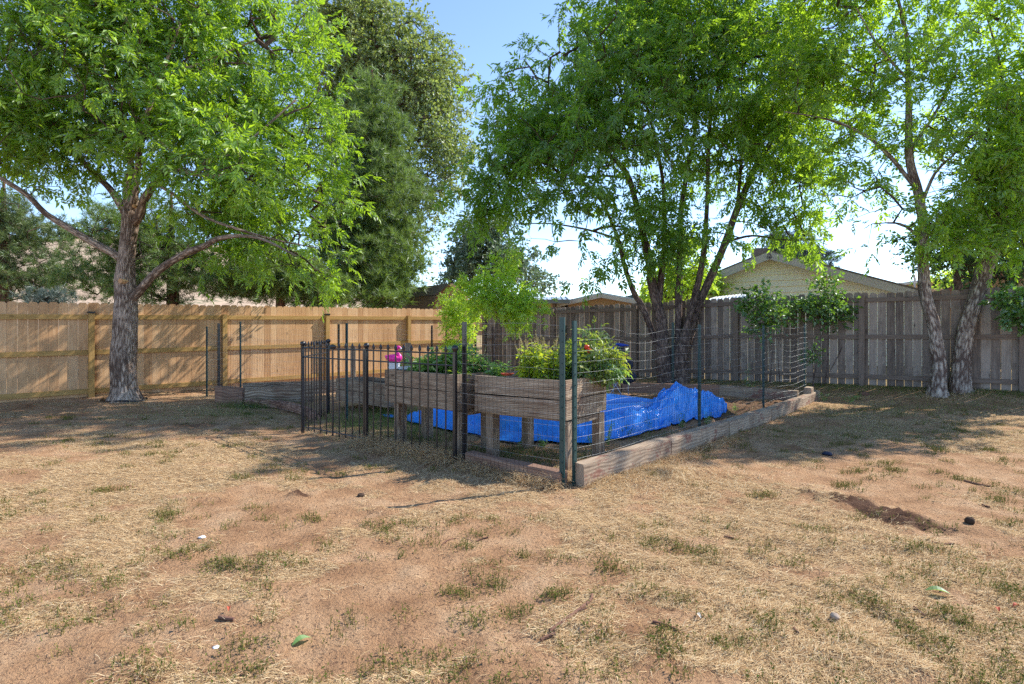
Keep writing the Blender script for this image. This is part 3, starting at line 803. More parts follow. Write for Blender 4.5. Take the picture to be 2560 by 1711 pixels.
# --- 2: multi-stem ash behind the bed
Y2 = 13.1
t2 = [limb_px(q, .07) for q in [
    [(1666, 962, Y2, .19), (1661, 918, Y2, .17), (1655, 860, Y2, .155), (1652, 797, Y2, .13), (1634, 725, Y2, .105), (1623, 650, Y2 - .05, .10), (1604, 574, Y2 - .1, .075), (1572, 446, Y2 - .3, .06), (1520, 385, Y2 - .4, .05), (1463, 344, Y2 - .6, .035), (1380, 310, Y2 - .8, .02)],
    [(1704, 962, Y2 - .15, .17), (1700, 900, Y2 - .15, .16), (1712, 850, Y2 - .15, .14), (1722, 800, Y2 - .15, .085), (1738, 740, Y2 - .15, .075), (1760, 625, Y2 - .2, .06), (1768, 500, Y2 - .3, .045), (1776, 306, Y2 - .4, .035), (1814, 150, Y2 - .5, .02)],
    [(1712, 880, Y2, .12), (1728, 820, Y2, .10), (1745, 765, Y2, .092), (1776, 695, Y2, .09), (1814, 606, Y2 + .1, .085), (1843, 523, Y2 + .1, .08), (1884, 427, Y2 + .2, .07), (1910, 383, Y2 + .2, .06), (1950, 320, Y2 + .3, .045), (1993, 274, Y2 + .3, .03), (2060, 200, Y2 + .4, .015)],
    [(1690, 920, Y2 + .1, .10), (1696, 850, Y2 + .1, .085), (1696, 752, Y2 + .1, .08), (1699, 625, Y2 + .1, .07), (1706, 500, Y2 + .1, .055), (1738, 319, Y2 + .2, .04), (1731, 191, Y2 + .3, .03), (1700, 40, Y2 + .3, .015)],
    [(1640, 860, Y2 + .1, .075), (1622, 810, Y2 + .1, .07), (1603, 762, Y2 + .1, .066), (1585, 733, Y2 + .05, .06), (1559, 657, Y2, .05), (1546, 599, Y2 - .1, .042), (1500, 500, Y2 - .3, .03), (1420, 420, Y2 - .5, .018)],
    [(1648, 752, Y2, .07), (1656, 660, Y2 - .1, .065), (1662, 580, Y2 - .15, .05), (1655, 440, Y2 - .3, .04), (1620, 280, Y2 - .4, .03), (1560, 120, Y2 - .4, .018)],
    [(1700, 945, Y2, .16), (1690, 900, Y2, .15), (1684, 870, Y2, .1)],
]]
l2 = [limb_px(q) for q in [
    [(1843, 523, Y2 + .1, .05), (1853, 408, Y2, .04), (1860, 300, Y2 - .1, .03), (1846, 159, Y2 - .2, .02)],
    [(1546, 599, Y2 - .1, .035), (1470, 575, Y2 - .4, .028), (1380, 560, Y2 - .7, .018), (1290, 560, Y2 - .9, .01)],
    [(1814, 606, Y2 + .1, .04), (1880, 590, Y2 - .2, .03), (1960, 600, Y2 - .4, .02), (2060, 600, Y2 - .5, .012)],
    [(1572, 446, Y2 - .3, .035), (1500, 440, Y2 - .5, .028), (1400, 450, Y2 - .8, .018), (1250, 470, Y2 - 1, .01)],
    [(1620, 280, Y2 - .4, .025), (1500, 210, Y2 - .5, .018), (1400, 130, Y2 - .6, .01)],
]]
blobs2 = [(1500, 300, 270, 240, 12.7, 2.0), (1720, 230, 260, 240, 13, 2.2), (1900, 300, 190, 230, 13.3, 1.8), (1350, 450, 180, 110, 12.3, 1.3), (1300, 540, 120, 80, 12.2, .9, .8), (1500, 560, 190, 110, 12.6, 1.2), (1700, 560, 150, 90, 12.4, 1.0, .8), (1480, 670, 110, 50, 12.4, .7, .7),
          (1950, 560, 140, 90, 12.7, 1.0, .7), (2050, 600, 90, 40, 12.4, .6, .5), (1600, 60, 260, 110, 13, 1.9), (1850, 60, 240, 110, 13, 1.9), (1340, 330, 130, 110, 12.6, 1.0, .9), (1660, 660, 120, 40, 12.7, .5, .35), (1250, 230, 70, 60, 12.5, .6, .5), (1210, 500, 90, 60, 12.0, .7, .9), (1230, 400, 80, 70, 12.2, .7, .7), (1700, -180, 380, 160, 13, 2, .35), (2010, 430, 80, 90, 13, 1, .6)]
tree('multi_stem_ash', 'wide dark green ash with several stems fanning from one base, behind the blue tarp', v3(P(1690, 955, Y2)[:2], .15), t2, l2, blobs2, 1700, M['bark_mid'], M['leaf_mid'], 2, cull=.28, fcull=.35, leafargs=dict(nt=3, per=4, tl=.42, size=.25, lw=.36, droop=.9), growargs=dict(maxr=.04), rough=.16)

# --- 3, 4: the two trunks at right
Y3 = 10.25
t3 = [limb_px([(2343, 995, Y3, .19), (2342, 975, Y3, .16), (2346, 909, Y3, .115), (2341, 860, Y3, .105), (2335, 812, Y3, .10), (2322, 770, Y3, .10), (2313, 723, Y3, .10), (2309, 657, Y3, .09), (2309, 600, Y3, .08), (2309, 561, Y3, .08), (2293, 478, Y3, .072), (2273, 383, Y3, .06), (2270, 191, Y3 + .1, .045), (2267, 96, Y3 + .1, .035), (2230, -60, Y3 + .2, .02)], .05)]
l3 = [limb_px(q) for q in [
    [(2296, 480, Y3, .05), (2280, 459, Y3, .045), (2222, 389, Y3 + .1, .04), (2171, 344, Y3 + .2, .034), (2108, 312, Y3 + .2, .028), (2044, 293, Y3 + .3, .02), (1960, 280, Y3 + .3, .01)],
    [(2300, 520, Y3, .04), (2337, 434, Y3 - .2, .03), (2376, 395, Y3 - .3, .024), (2440, 330, Y3 - .5, .015)],
    [(2273, 383, Y3, .03), (2340, 280, Y3 - .2, .025), (2400, 160, Y3 - .3, .016)],
    [(2270, 200, Y3, .03), (2200, 120, Y3 - .2, .02), (2140, 20, Y3 - .2, .012)],
    [(2309, 600, Y3, .03), (2250, 560, Y3 - .3, .02), (2180, 560, Y3 - .4, .01)],
]]
blobs3 = [(2260, 130, 190, 170, 10.2, 1.3), (2130, 330, 140, 130, 10.5, .9, .8), (2200, 480, 120, 80, 10.1, .8, .6), (2380, 330, 130, 130, 9.9, 1.2), (2200, -80, 260, 120, 10.2, 1.4, .8), (2060, 180, 120, 140, 10.6, 1, .8), (2350, 560, 120, 70, 9.8, .7, .9), (2110, 440, 80, 90, 10.3, .7, .8), (2190, 590, 60, 45, 9.9, .5, .35)]
tree('slim_ash', 'slimmer upright pale trunked tree, left one of the pair at the right end', v3(P(2343, 988, Y3)[:2], .22), t3, l3, blobs3, 1000, M['bark_right'], M['leaf_right'], 3, cull=.3, leafargs=dict(nt=3, per=4, tl=.38, size=.2, lw=.36), rough=.2)
Y4 = 10.35
t4 = [limb_px([(2405, 998, Y4, .2), (2398, 975, Y4, .17), (2400, 930, Y4, .14), (2405, 880, Y4, .135), (2418, 812, Y4, .135), (2434, 760, Y4, .125), (2449, 715, Y4, .125), (2462, 670, Y4, .12), (2476, 638, Y4 - .05, .118), (2486, 590, Y4 - .1, .115), (2497, 555, Y4 - .1, .105), (2516, 485, Y4 - .15, .085), (2548, 414, Y4 - .2, .07), (2580, 300, Y4 - .2, .05), (2600, 100, Y4 - .2, .03)], .05)]
l4 = [limb_px(q) for q in [
    [(2497, 555, Y4 - .1, .06), (2460, 470, Y4 - .2, .04), (2420, 420, Y4 - .3, .03), (2350, 400, Y4 - .5, .015)],
    [(2516, 485, Y4, .05), (2480, 380, Y4 - .2, .035), (2470, 250, Y4 - .3, .02)],
    [(2486, 590, Y4, .04), (2540, 540, Y4 - .4, .03), (2600, 500, Y4 - .6, .015)],
    [(2548, 414, Y4, .04), (2520, 300, Y4 - .3, .03), (2500, 160, Y4 - .3, .02), (2460, 20, Y4 - .3, .01)],
]]
blobs4 = [(2500, 200, 130, 190, 10, 1.3), (2470, 420, 140, 110, 9.8, 1.1), (2530, 570, 110, 80, 9.6, .8, .8), (2620, 300, 160, 300, 10.2, 1.4, .8), (2520, -40, 200, 140, 10.1, 1.4), (2420, 600, 70, 60, 9.7, .5, .4)]
def tangle(mbB):
    r = np.random.default_rng(9)
    for k in range(46):
        a = P(r.uniform(2360, 2480), r.uniform(370, 500), Y4 - r.uniform(.1, .8)); L = [a]
        d = norm(r.normal(0, 1, 3) * np.array([1, .6, .5]))
        for q in range(5): d = norm(d + r.normal(0, .35, 3)); L.append(L[-1] + d * .16)
        tube(mbB, L, np.linspace(.006, .002, 6), 4)
tree('leaning_tree', 'thicker trunk with a long bark split leaning right, rightmost of the pair', v3(P(2400, 988, Y4)[:2], .22), t4, l4, blobs4, 780, M['bark_right'], M['leaf_right'], 4, cull=.3, leafargs=dict(nt=3, per=4, tl=.38, size=.2, lw=.36), rough=.2, extra=tangle)

# --- background deciduous trees
def bg_tree(name, label, Y, bx, blobs, n, leafm, seed, group='trees beyond the fences', size=.1, per=7, tl=.7, nt=3, trunk_r=.3, topy=None, lw=.6, bark=None, cat='tree'):
    topy = topy if topy is not None else min(b[1] for b in blobs)
    zt = P(bx, topy, Y)[2]; x = (bx - HX) / F * Y
    T = catmull(np.array([[x, Y, -.1, trunk_r], [x + .1, Y, zt * .35, trunk_r * .8], [x - .1, Y, zt * .7, trunk_r * .5], [x, Y, zt * .93, trunk_r * .12]]), .3)
    return tree(name, label, np.array([x, Y, .1]), [T], [], blobs, n, bark or M['bark_mid'], leafm, seed, group, leafargs=dict(nt=nt, per=per, tl=tl, size=size, lw=lw, kind='single', droop=.2, twr=.006), growargs=dict(seg=.5, base_r=.012, maxr=.12, rmin=.008), rough=.08, sides=10, cat=cat)
bg_tree('cottonwood', 'tall airy grey green cottonwood rising behind the big pine', 27, 985, [(960, 150, 140, 160, 27, 3), (1060, 230, 110, 140, 27, 2.6), (1110, 370, 80, 130, 27, 2.2, .8), (1030, 450, 110, 150, 27, 2.4, .7), (880, 60, 130, 110, 27, 3), (1010, 610, 70, 100, 27, 1.6, .5), (850, 250, 90, 200, 27.5, 2.5, .9)], 1500, M['leaf_far'], 21, size=.17, per=9, tl=.8, nt=4)
bg_tree('distant_elm', 'rounded hazy grey green tree far beyond the junction of the fences', 38, 1215, [(1210, 590, 80, 60, 38, 3), (1180, 650, 60, 60, 38, 3), (1270, 660, 90, 55, 38, 3), (1340, 715, 60, 30, 38, 2.5, .6), (1150, 700, 40, 40, 38, 2)], 420, M['leaf_grey'], 22, size=.24, per=9, tl=1.0, nt=4)
bg_tree('elm_tree', 'dark leafy tree beyond the fence between the two right trunks', 15.5, 2400, [(2370, 640, 90, 70, 15.5, 1.3), (2480, 650, 100, 90, 15.5, 1.5), (2310, 600, 50, 60, 15.5, 1), (2580, 560, 110, 140, 15.5, 1.6), (2400, 560, 80, 60, 15.5, 1.2)], 420, M['leaf_dark'], 23, size=.11, per=8, tl=.45, nt=4, trunk_r=.15)
bg_tree('bright_bush', 'sunlit yellow green bush beyond the weathered fence, between the fanned stems', 17, 1700, [(1680, 690, 55, 60, 17, 1), (1730, 700, 50, 55, 17, 1), (1700, 620, 50, 50, 17, .8, .7)], 170, M['leaf_lime'], 24, size=.11, per=7, tl=.4, nt=4, trunk_r=.06, cat='bush')
bg_tree('low_green_tree', 'small bright tree over the distant roof between the right trunks', 30, 2380, [(2390, 695, 60, 25, 30, 1.5)], 70, M['leaf_lime'], 25, size=.16, per=7, tl=.5, nt=3, trunk_r=.1)
bg_tree('pale_bush', 'pale green bush beyond the fence just left of the cream gable', 20, 1760, [(1770, 720, 40, 30, 20, 1), (1640, 735, 50, 25, 20, 1)], 110, M['leaf_lime'], 26, size=.12, per=7, tl=.4, nt=3, trunk_r=.06, cat='bush')

# --- pines
def pine(name, label, Y, bx, by_top, blobs, n, seed, tuft=.2, needles=26, mat=None, trunk_r=.22, group='pine trees beyond the cedar fence', bark=None, wd=.008):
    r = np.random.default_rng(seed); x = (bx - HX) / F * Y; zt = P(bx, by_top, Y)[2]
    t = thing(name, label, 'tree', (x, Y, .1), group)
    T = catmull(np.array([[x, Y, -.1, trunk_r], [x + .05, Y, zt * .4, trunk_r * .8], [x, Y, zt * .75, trunk_r * .45], [x, Y, zt, .03]]), .3)
    mb = MB(); tube(mb, T[:, :3], T[:, 3], 10, .1, seed=seed); mb.build('trunk', bark or M['bark_pine'], t, smooth=True)
    A = sample_blobs(blobs, n, .6, r); A = A[A[:, 2] > .3]
    mbB = MB(); mbN = MB()
    tp, td = grow_tree([T], A, None, mbB, seg=.5, base_r=.01, maxr=.07, rmin=.006, bow=-.05, r=r)
    # several tufts per tip
    k = 5
    c = np.repeat(tp, k, 0) + r.normal(0, .24, (len(tp) * k, 3)) * np.array([1, 1, .6]); d = norm(np.repeat(td, k, 0) * .6 + UP * .55 + r.normal(0, .3, c.shape))
    side = norm(np.cross(d, rand_dirs(len(c), r)))
    b = np.repeat(tp, k, 0)
    V = np.stack([b + side * .006, b - side * .006, c], 1).reshape(-1, 3); q = np.arange(len(b))[:, None] * 3
    mbB.add(V, np.concatenate([q, q + 1, q + 2], 1))
    mbB.build('branches', M['bark_twig'], t)
    cc = np.repeat(c, needles, 0) + r.normal(0, .03, (len(c) * needles, 3)); dd = norm(np.repeat(d, needles, 0) * .75 + rand_dirs(len(cc), r) * .95)
    ss = norm(np.cross(dd, rand_dirs(len(cc), r))) * wd; L = tuft * r.uniform(.6, 1.15, len(cc))[:, None]
    V = np.stack([cc + ss, cc - ss, cc + dd * L], 1).reshape(-1, 3); q = np.arange(len(cc))[:, None] * 3
    mbN.add(V, np.concatenate([q, q + 1, q + 2], 1))
    mbN.build('crown', mat or M['needle'], t)
pine('ponderosa_pine', 'tallest dark green pine, right of the forked ash crown', 20, 930, 175, [(935, 250, 60, 90, 20, 1), (925, 370, 100, 110, 20, 1.6), (940, 480, 120, 110, 20, 1.9), (930, 600, 135, 100, 20, 2.1), (960, 680, 100, 80, 20, 2.1), (880, 700, 120, 60, 19.5, 2), (960, 745, 70, 30, 18.5, 1.2), (850, 560, 60, 90, 20, 1.5)], 850, 31, tuft=.28, trunk_r=.25, needles=34, wd=.010)
pine('pine_tree', 'dark spreading pine directly behind the forked ash trunk', 17.5, 428, 480, [(300, 620, 110, 100, 17.5, 1.5), (230, 700, 60, 60, 17.5, 1.3), (400, 600, 120, 110, 17.5, 1.6), (470, 690, 130, 80, 17.2, 1.6), (330, 720, 90, 50, 17, 1.2), (290, 540, 60, 40, 17.5, 1)], 420, 32, tuft=.2, needles=30, wd=.007)
pine('pine_tree', 'thin branched pine over the cedar fence, between the dark pine and the tallest pine', 17, 700, 560, [(620, 700, 110, 50, 17, 1.2), (720, 690, 110, 60, 17, 1.3), (800, 730, 90, 45, 17, 1.1), (650, 620, 80, 50, 17, 1.1, .6)], 420, 33, tuft=.24, needles=28, wd=.009, trunk_r=.14)
pine('pine_tree', 'lighter green pine cut by the left edge, behind the long low limb', 19, 10, 440, [(20, 560, 100, 90, 19, 1.6), (90, 600, 80, 80, 19, 1.5), (50, 700, 120, 70, 19, 1.7), (-60, 560, 100, 150, 19, 1.8), (130, 700, 50, 50, 19, 1)], 420, 34, tuft=.2, needles=30, wd=.008, mat=leaf_mat('light pine needles', [(0, (.06, .11, .03)), (1, (.16, .22, .07))], (.18, .26, .05), .3, .05))
pine('small_pine', 'small blue green pine top peeking over the cedar fence at far left', 14.5, 118, 725, [(118, 752, 28, 24, 14.5, .4)], 34, 35, tuft=.14, needles=26, wd=.006, trunk_r=.05, mat=M['needle_blue'])
pine('spruce_tree', 'bluish spruce standing behind the cream gable roof', 27, 1990, 560, [(1985, 640, 60, 55, 27, 1.6), (2030, 660, 50, 40, 27, 1.4), (1950, 620, 40, 50, 27, 1)], 200, 36, tuft=.26, needles=26, wd=.01, mat=M['needle_blue'], group='trees beyond the fences')
# pines on the hill ridge
r_ = np.random.default_rng(5)
for k in range(9):
    px_ = (150, 161, 171, 184, 196, 205, 214, 100, 30)[k]; Yh = 262 + 4 * k
    x = (px_ - HX) / F * Yh; z = hill_z(x, Yh); h = r_.uniform(5.5, 9)
    t = thing('hill_pine', ('first', 'second', 'third', 'fourth', 'fifth', 'sixth', 'seventh')[k] + ' tiny pine from the left on the bare ridge' if k < 7 else ('tiny hillside pine behind the light green pine, nearer the ridge', 'tiny hillside pine behind the light green pine, near the left edge')[k - 7], 'tree', (x, Yh, z), 'pines dotted on the hillside')
    mb = MB(); tube(mb, [[x, Yh, z - .5], [x, Yh, z + h * .8]], [.2, .06], 5); mb.build('trunk', M['bark_pine'], t)
    mb = MB(); N = 320; q = r_.uniform(.12, 1, N); a = r_.uniform(0, 6.28, N); rad = (1 - q) ** .8 * h * .26 + .15
    B = np.stack([x + np.cos(a) * rad * .3, Yh + np.sin(a) * rad * .3, z + q * h], -1); D = np.stack([np.cos(a), np.sin(a), np.full(N, -.15)], -1)
    leaves(mb, B, D + r_.normal(0, .25, D.shape), np.array([0, 0, 1.]) + r_.normal(0, .4, D.shape), rad * .9 + .2, .55, .1, .1); mb.build('crown', M['needle'], t)

# ------------------------------------------------------------------ houses beyond the fences
def quad(mb, a, b, c, d):
    a, b, c, d = map(np.asarray, (a, b, c, d)); L = np.linalg.norm(b - a); H = np.linalg.norm(d - a)
    mb.add(np.array([a, b, c, d]), [[0, 1, 2, 3]], [(0, 0), (L, 0), (L, H), (0, H)])
def gable_house(name, label, a_y, px, wall_m, trim_m, roof_m, zpk, W, pitch, depth, dirv, back, siding=True, fas=.2, over=.35, zbase=0.0, z_rt=None):
    pk = np.array([(px - HX) / F * a_y, a_y, zpk]); e = v3(dirv, 0); n = v3(back, 0)
    zl = zpk - W * pitch
    t = thing(name, label, 'house', (pk[0], pk[1], zbase))
    mb = MB()
    if siding:
        z = zbase; step = .2
        while z < zpk - .1:
            z1 = min(z + step, zpk - .06)
            w0 = min(W, (zpk - .05 - z) / pitch); w1 = min(W, (zpk - .05 - z1) / pitch)
            o = -n * .04
            q = [v3(pk[:2], z) - e * w0 + o, v3(pk[:2], z) + e * w0 + o, v3(pk[:2], z1) + e * w1, v3(pk[:2], z1) - e * w1]
            mb.add(np.array(q), [[0, 1, 2, 3]])
            quad(mb, v3(pk[:2], z) - e * w0, v3(pk[:2], z) + e * w0, q[1], q[0])
            z = z1
    else:
        mb.add(np.array([v3(pk[:2], zbase) - e * W, v3(pk[:2], zbase) + e * W, v3(pk[:2], zl) + e * W, v3(pk[:2], zpk - .05), v3(pk[:2], zl) - e * W]), [[0, 1, 2, 3, 4]])
    for s in (-1, 1):
        A = v3(pk[:2], zbase) + e * W * s
        quad(mb, A, A + n * depth, A + n * depth + UP * (zl - zbase), A + UP * (zl - zbase))
    quad(mb, v3(pk[:2], zbase) - e * W + n * depth, v3(pk[:2], zbase) + e * W + n * depth, v3(pk[:2], zl) + e * W + n * depth, v3(pk[:2], zl) - e * W + n * depth)
    mb.build('wall', wall_m, t)
    W2 = W + .45; top = pk + UP * .06
    for s in (-1, 1):
        mb = MB(); A = top - n * over; E = top + e * W2 * s - UP * W2 * pitch - n * over
        B = top + n * (depth + over); G = E + n * (depth + 2 * over)
        sidev = (E - A); 
        nrm = norm(np.cross(sidev, n)); nrm = nrm * np.sign(nrm[2])
        V = np.array([A, E, G, B]); V2 = V - nrm * .07
        mb.add(np.concatenate([V, V2]), [[0, 1, 2, 3], [7, 6, 5, 4], [0, 4, 5, 1], [1, 5, 6, 2], [2, 6, 7, 3], [3, 7, 4, 0]], [(0, 0)] * 24)
        mb.build('roof', roof_m, t)
        mb = MB(); u = norm(E - A)
        board(mb, A - n * .012 - nrm * (.08 + fas / 2 - .02) + u * .001 * s, E - n * .012 - nrm * (.08 + fas / 2 - .02), fas, .022, np.cross(u, n)); mb.build('fascia', trim_m, t)
        mb = MB(); quad(mb, A - nrm * .075 + n * .001, E - nrm * .075 + n * .001, E - nrm * .075 + n * over, A - nrm * .075 + n * over); mb.build('soffit', trim_m, t)
    return t
hy_ = gable_house('gabled_house', 'cream lap sided house gable with grey trim, seen over the weathered fence', 19, 1929, M['siding'], M['fascia'], M['shingle'], CAMZ + (822 - 632) / F * 19, 4.7, .36, 9, -FD, FN, fas=.24)
# chimney on gabled house
mb = MB(); c = np.array([(1898 - HX) / F * 21, 21, 0]); board(mb, v3(c[:2], 3.2), v3(c[:2], 4.35), .42, .42, np.array([1., 0, 0])); mb.build('chimney', M['shingle'], hy_)
# metal awning / porch roof
t = thing('porch_awning', 'low pale ribbed metal awning against the cream gabled house', 'awning', (6.3, 16.9, 0))
aL = P(1765, 752, 17.2); aR = P(1892, 738, 16.2); mb = MB()
for k in range(14):
    f0 = k / 14; p = aL + (aR - aL) * f0; p2 = aL + (aR - aL) * (f0 + 1 / 14)
    path = [p + v3(FN, 0) * d_ + UP * h_ for d_, h_ in ((0, -.25), (.15, -.05), (.4, .06), (1.1, .16))]
    path2 = [p2 + v3(FN, 0) * d_ + UP * h_ for d_, h_ in ((0, -.25), (.15, -.05), (.4, .06), (1.1, .16))]
    for a_, b_, c_, d_ in zip(path[:-1], path2[:-1], path2[1:], path[1:]): quad(mb, a_, b_, c_, d_)
    tube(mb, path, .022, 5)
mb.build('canopy', M['roofmetal'], t)
for q in (aL, aR):
    mb = MB(); board(mb, v3(q[:2], 0), q - UP * .26, .09, .09, np.array([1., 0, 0])); mb.build('support', M['fascia'], t)

gable_house('low_house', 'low tan building with pale metal gable roof, right of the shed', 24, 1507, M['tanwall'], M['fasciay'], M['roofmetal'], CAMZ + (822 - 736) / F * 24, 1.5, .2, 6, norm(np.array([.93, -.35])), norm(np.array([.35, .93])), siding=False, fas=.16)
# long low metal roofed wing to its left
t = thing('long_metal_roof_building', 'long low tan building with ribbed metal roof, behind the two saplings', 'building', (-1, 24.5, 0))
mb = MB(); A = P(1165, 752, 25.5); B = P(1425, 750, 23.6); n = norm(np.array([.07, 1, 0]))
board(mb, v3((A[:2] + B[:2]) / 2 + n[:2] * 2, 1.1), v3((A[:2] + B[:2]) / 2 + n[:2] * 2, A[2] - .02), np.linalg.norm(B - A) - .3, 3.6, B - A); mb.build('wall', M['tanwall'], t)
mb = MB(); quad(mb, A - n * .3, B - n * .3, B + n * 4 + UP * .35, A + n * 4 + UP * .35)
for k in range(22):
    p = A + (B - A) * (k + .5) / 22; tube(mb, [p - n * .3 + UP * .02, p + n * 4 + UP * .37], .03, 4)
mb.build('roof', M['roofmetal'], t)
mb = MB(); board(mb, A - n * .33 - UP * .08, B - n * .33 - UP * .08, .16, .05, UP); mb.build('gutter', M['gutter'], t)
gable_house('small_outbuilding', 'small outbuilding with dark green roof edge behind the fence top', 24, 1583, M['tanwall'], M['greenroof'], M['greenroof'], CAMZ + (822 - 742) / F * 24, 1.0, .22, 4, norm(np.array([.93, -.35])), norm(np.array([.35, .93])), siding=False, fas=.1)
gable_house('grey_roof_house', 'distant house showing only its low grey roof, between the two right trunks', 36, 2330, M['tanwall'], M['fasciay'], M['fascia'], CAMZ + (822 - 700) / F * 36, 3.4, .12, 6, norm(np.array([.9, -.43])), norm(np.array([.43, .9])), siding=False, fas=.12)
gable_house('brown_house', 'brown gabled house partly seen past the right edge', 17, 2640, M['tanwall'], M['shedtrim'], M['shingle'], CAMZ + (822 - 620) / F * 17, 3.2, .45, 6, -FD, FN, siding=False, fas=.14)
# satellite dish beyond the fence
t = thing('satellite_dish', 'small dish seen edge on above the fence, left of the slim trunk', 'satellite dish', (P(2288, 712, 30)[0], 30, P(2288, 712, 30)[2]))
mb = MB(); c = P(2287, 700, 30); pts = []
for k in range(9):
    a = -1.2 + 2.4 * k / 8; pts.append(c + np.array([-.12 + .12 * math.cos(a * 1.2), 0, .32 * math.sin(a)]))
tube(mb, pts, [.01, .04, .05, .055, .06, .055, .05, .04, .01], 8); mb.build('dish', M['fascia'], t)
mb = MB(); tube(mb, [c - UP * .1, c - UP * .9], .03, 6); mb.build('mast', M['steel'], t)

# gambrel shed
def shed():
    Y = 19.5
    t = thing('gambrel_shed', 'tan gambrel roofed shed with brown trim beyond the end of the cedar fence', 'shed', (P(1120, 770, Y)[0], Y, 0))
    e = norm(np.array([.9, -.436, 0])); n = norm(np.array([-.72, 1.0, 0]))
    pk = P(1124, 712, Y)
    half = [(0, 0), (.56, -.38), (.8, -1.0)]
    prof = [pk - e * w + UP * h for w, h in half[::-1]] + [pk + e * w + UP * h for w, h in half[1:]]
    base = [v3((pk + e * .8)[:2], 0), v3((pk - e * .8)[:2], 0)]
    mb = MB(); mb.add(np.array(prof + base), [[0, 1, 2, 3, 4, 5, 6]])
    for a, b in ((base[0], prof[-1]), (base[1], prof[0])): quad(mb, a, a + n * 3.4, b + n * 3.4, b)
    mb.build('wall', M['shedwood'], t)
    mb = MB()
    for k in range(5):
        a, b = prof[k], prof[k + 1] if k < 4 else None
        if b is None: break
        o = norm(np.cross(b - a, n)); o = o * (1 if o[2] > 0 else -1)
        V = np.array([a - n * .1 + o * .03, b - n * .1 + o * .03, b + n * 3.5 + o * .03, a + n * 3.5 + o * .03])
        mb.add(np.concatenate([V, V + o * .04]), [[0, 1, 2, 3], [7, 6, 5, 4], [0, 4, 5, 1], [1, 5, 6, 2], [2, 6, 7, 3], [3, 7, 4, 0]])
    mb.build('roof', M['shingle'], t)
    mb = MB()
    for k in range(4):
        a, b = prof[k], prof[k + 1]; o = norm(np.cross(b - a, n)); o = o * (1 if o[2] > 0 else -1)
        board(mb, a - n * .12 - o * .03, b - n * .12 - o * .03, .12, .03, o)
    mb.build('trim', M['shedtrim'], t)
    mb = MB(); c = pk - UP * .52
    board(mb, c - e * .5 - n * .015, c + e * .5 - n * .015, .05, .02, UP)
    for s in (-.5, -.02, .5): board(mb, c + e * s - n * .016 - UP * .02, c + e * s - n * .016 - UP * 1.2, .045, .02, e)
    mb.build('door_trim', M['fasciay'], t)
shed()
# utility pole seen through the thin pine
t = thing('utility_pole', 'slim brown utility pole beyond the thin branched pine', 'pole', (P(697, 760, 22)[0], 22, 0))
mb = MB(); x = P(697, 760, 22)[0]; tube(mb, [[x, 22, 0], [x, 22, 3.2], [x, 22, 6.2]], [.12, .11, .1], 10); mb.build('shaft', M['bark_pine'], t)
mb = MB(); board(mb, [x - .8, 21.88, 5.6], [x + .8, 21.88, 5.6], .1, .08, UP); mb.build('crossarm', M['bark_pine'], t)

# ------------------------------------------------------------------ wire garden fence
def tpost(par, p, h, m, lean=(0, 0), w=.036, z0=-.05, toward=None):
    mb = MB(); g = ground_z(p[0], p[1]); a = v3(p, g + z0); b = v3((p[0] + lean[0], p[1] + lean[1]), g + h)
    tv = norm(np.array([toward[0], toward[1], 0])) if toward is not None else np.array([1., 0, 0]); nn = np.array([-tv[1], tv[0], 0])
    board(mb, a, b, w, .005, tv)
    for s in (-1, 1): board(mb, a + tv * s * (w / 2 + .0045) + nn * .008, b + tv * s * (w / 2 + .0045) + nn * .008, .005, .02, tv)
    for k in range(int(h / .1)):
        q = a + (b - a) * (k + .7) / (h / .1 + 1); board(mb, q - nn * .006, q - nn * .006 + UP * .012, .012, .008, tv)
    return mb.build('metal_post', m, par)
def wire_panel(par, p0, p1, z1, nz=14, dx=.052, sag=.03, r=rng, zb=.02, wr=.0012, vert_m=None):
    p0 = np.asarray(p0, float); p1 = np.asarray(p1, float); L = np.linalg.norm(p1 - p0); d = (p1 - p0) / L; nn = np.array([-d[1], d[0]])
    ph = r.uniform(0, 6, 8)
    def pos(s, q):
        xy = p0 + d * s + nn * (.03 * np.sin(s * 1.9 + ph[0]) + .02 * np.sin(s * 4.7 + q * 3 + ph[1]))
        g = ground_z(xy[0], xy[1])
        zz = q * z1 + (sag * np.sin(s * 2.3 + ph[2]) + sag * .6 * np.sin(s * 5.1 + ph[3] + q * 2) + sag * .12 * np.sin(s * 17 + ph[4] + q * 9)) * (.25 + q)
        return np.array([xy[0], xy[1], g + zb + zz])
    mb = MB(); ns = max(3, int(L / .16))
    for k in range(nz):
        q = k / (nz - 1); pts = [pos(s, q) for s in np.linspace(0, L, ns)]
        tube(mb, pts, wr * .8, 3, cap=False)
    mb.build('horizontal_wires', M['wire'], par)
    mb = MB()
    for s in np.arange(0, L, dx):
        tube(mb, [pos(s, q) for q in (0, .33, .66, 1)], wr * 1.1, 3, cap=False)
    mb.build('upright_wires', vert_m or M['shade_wire'], par)
def side(name_label, p0, p1, posts, z1, **k):
    t = thing('wire_fence', name_label, 'fence', v3(p0, 0), 'wire fence sides around the garden')
    wire_panel(t, p0, p1, z1, **k)
    tw = np.asarray(p1) - np.asarray(p0)
    for (p, h, m) in posts: tpost(t, p, h, m, toward=tw)
    return t
G = M['green_metal']; BK = M['iron']
pr1 = P(1750, 900, 7.45)[:2]; pr2 = P(1910, 900, 9.0)[:2]
side('wire mesh side of the garden over the peeling timbers, nearest the right lawn', C0 + np.array([.12, .1]), RC, [(np.array([.565, 5.08]), 1.47, G), (P(1750, 900, 7.32)[:2], 1.45, G), (P(1910, 900, 9.15)[:2], 1.43, G), (RC, 1.40, G)], 1.36, nz=15, sag=.022)
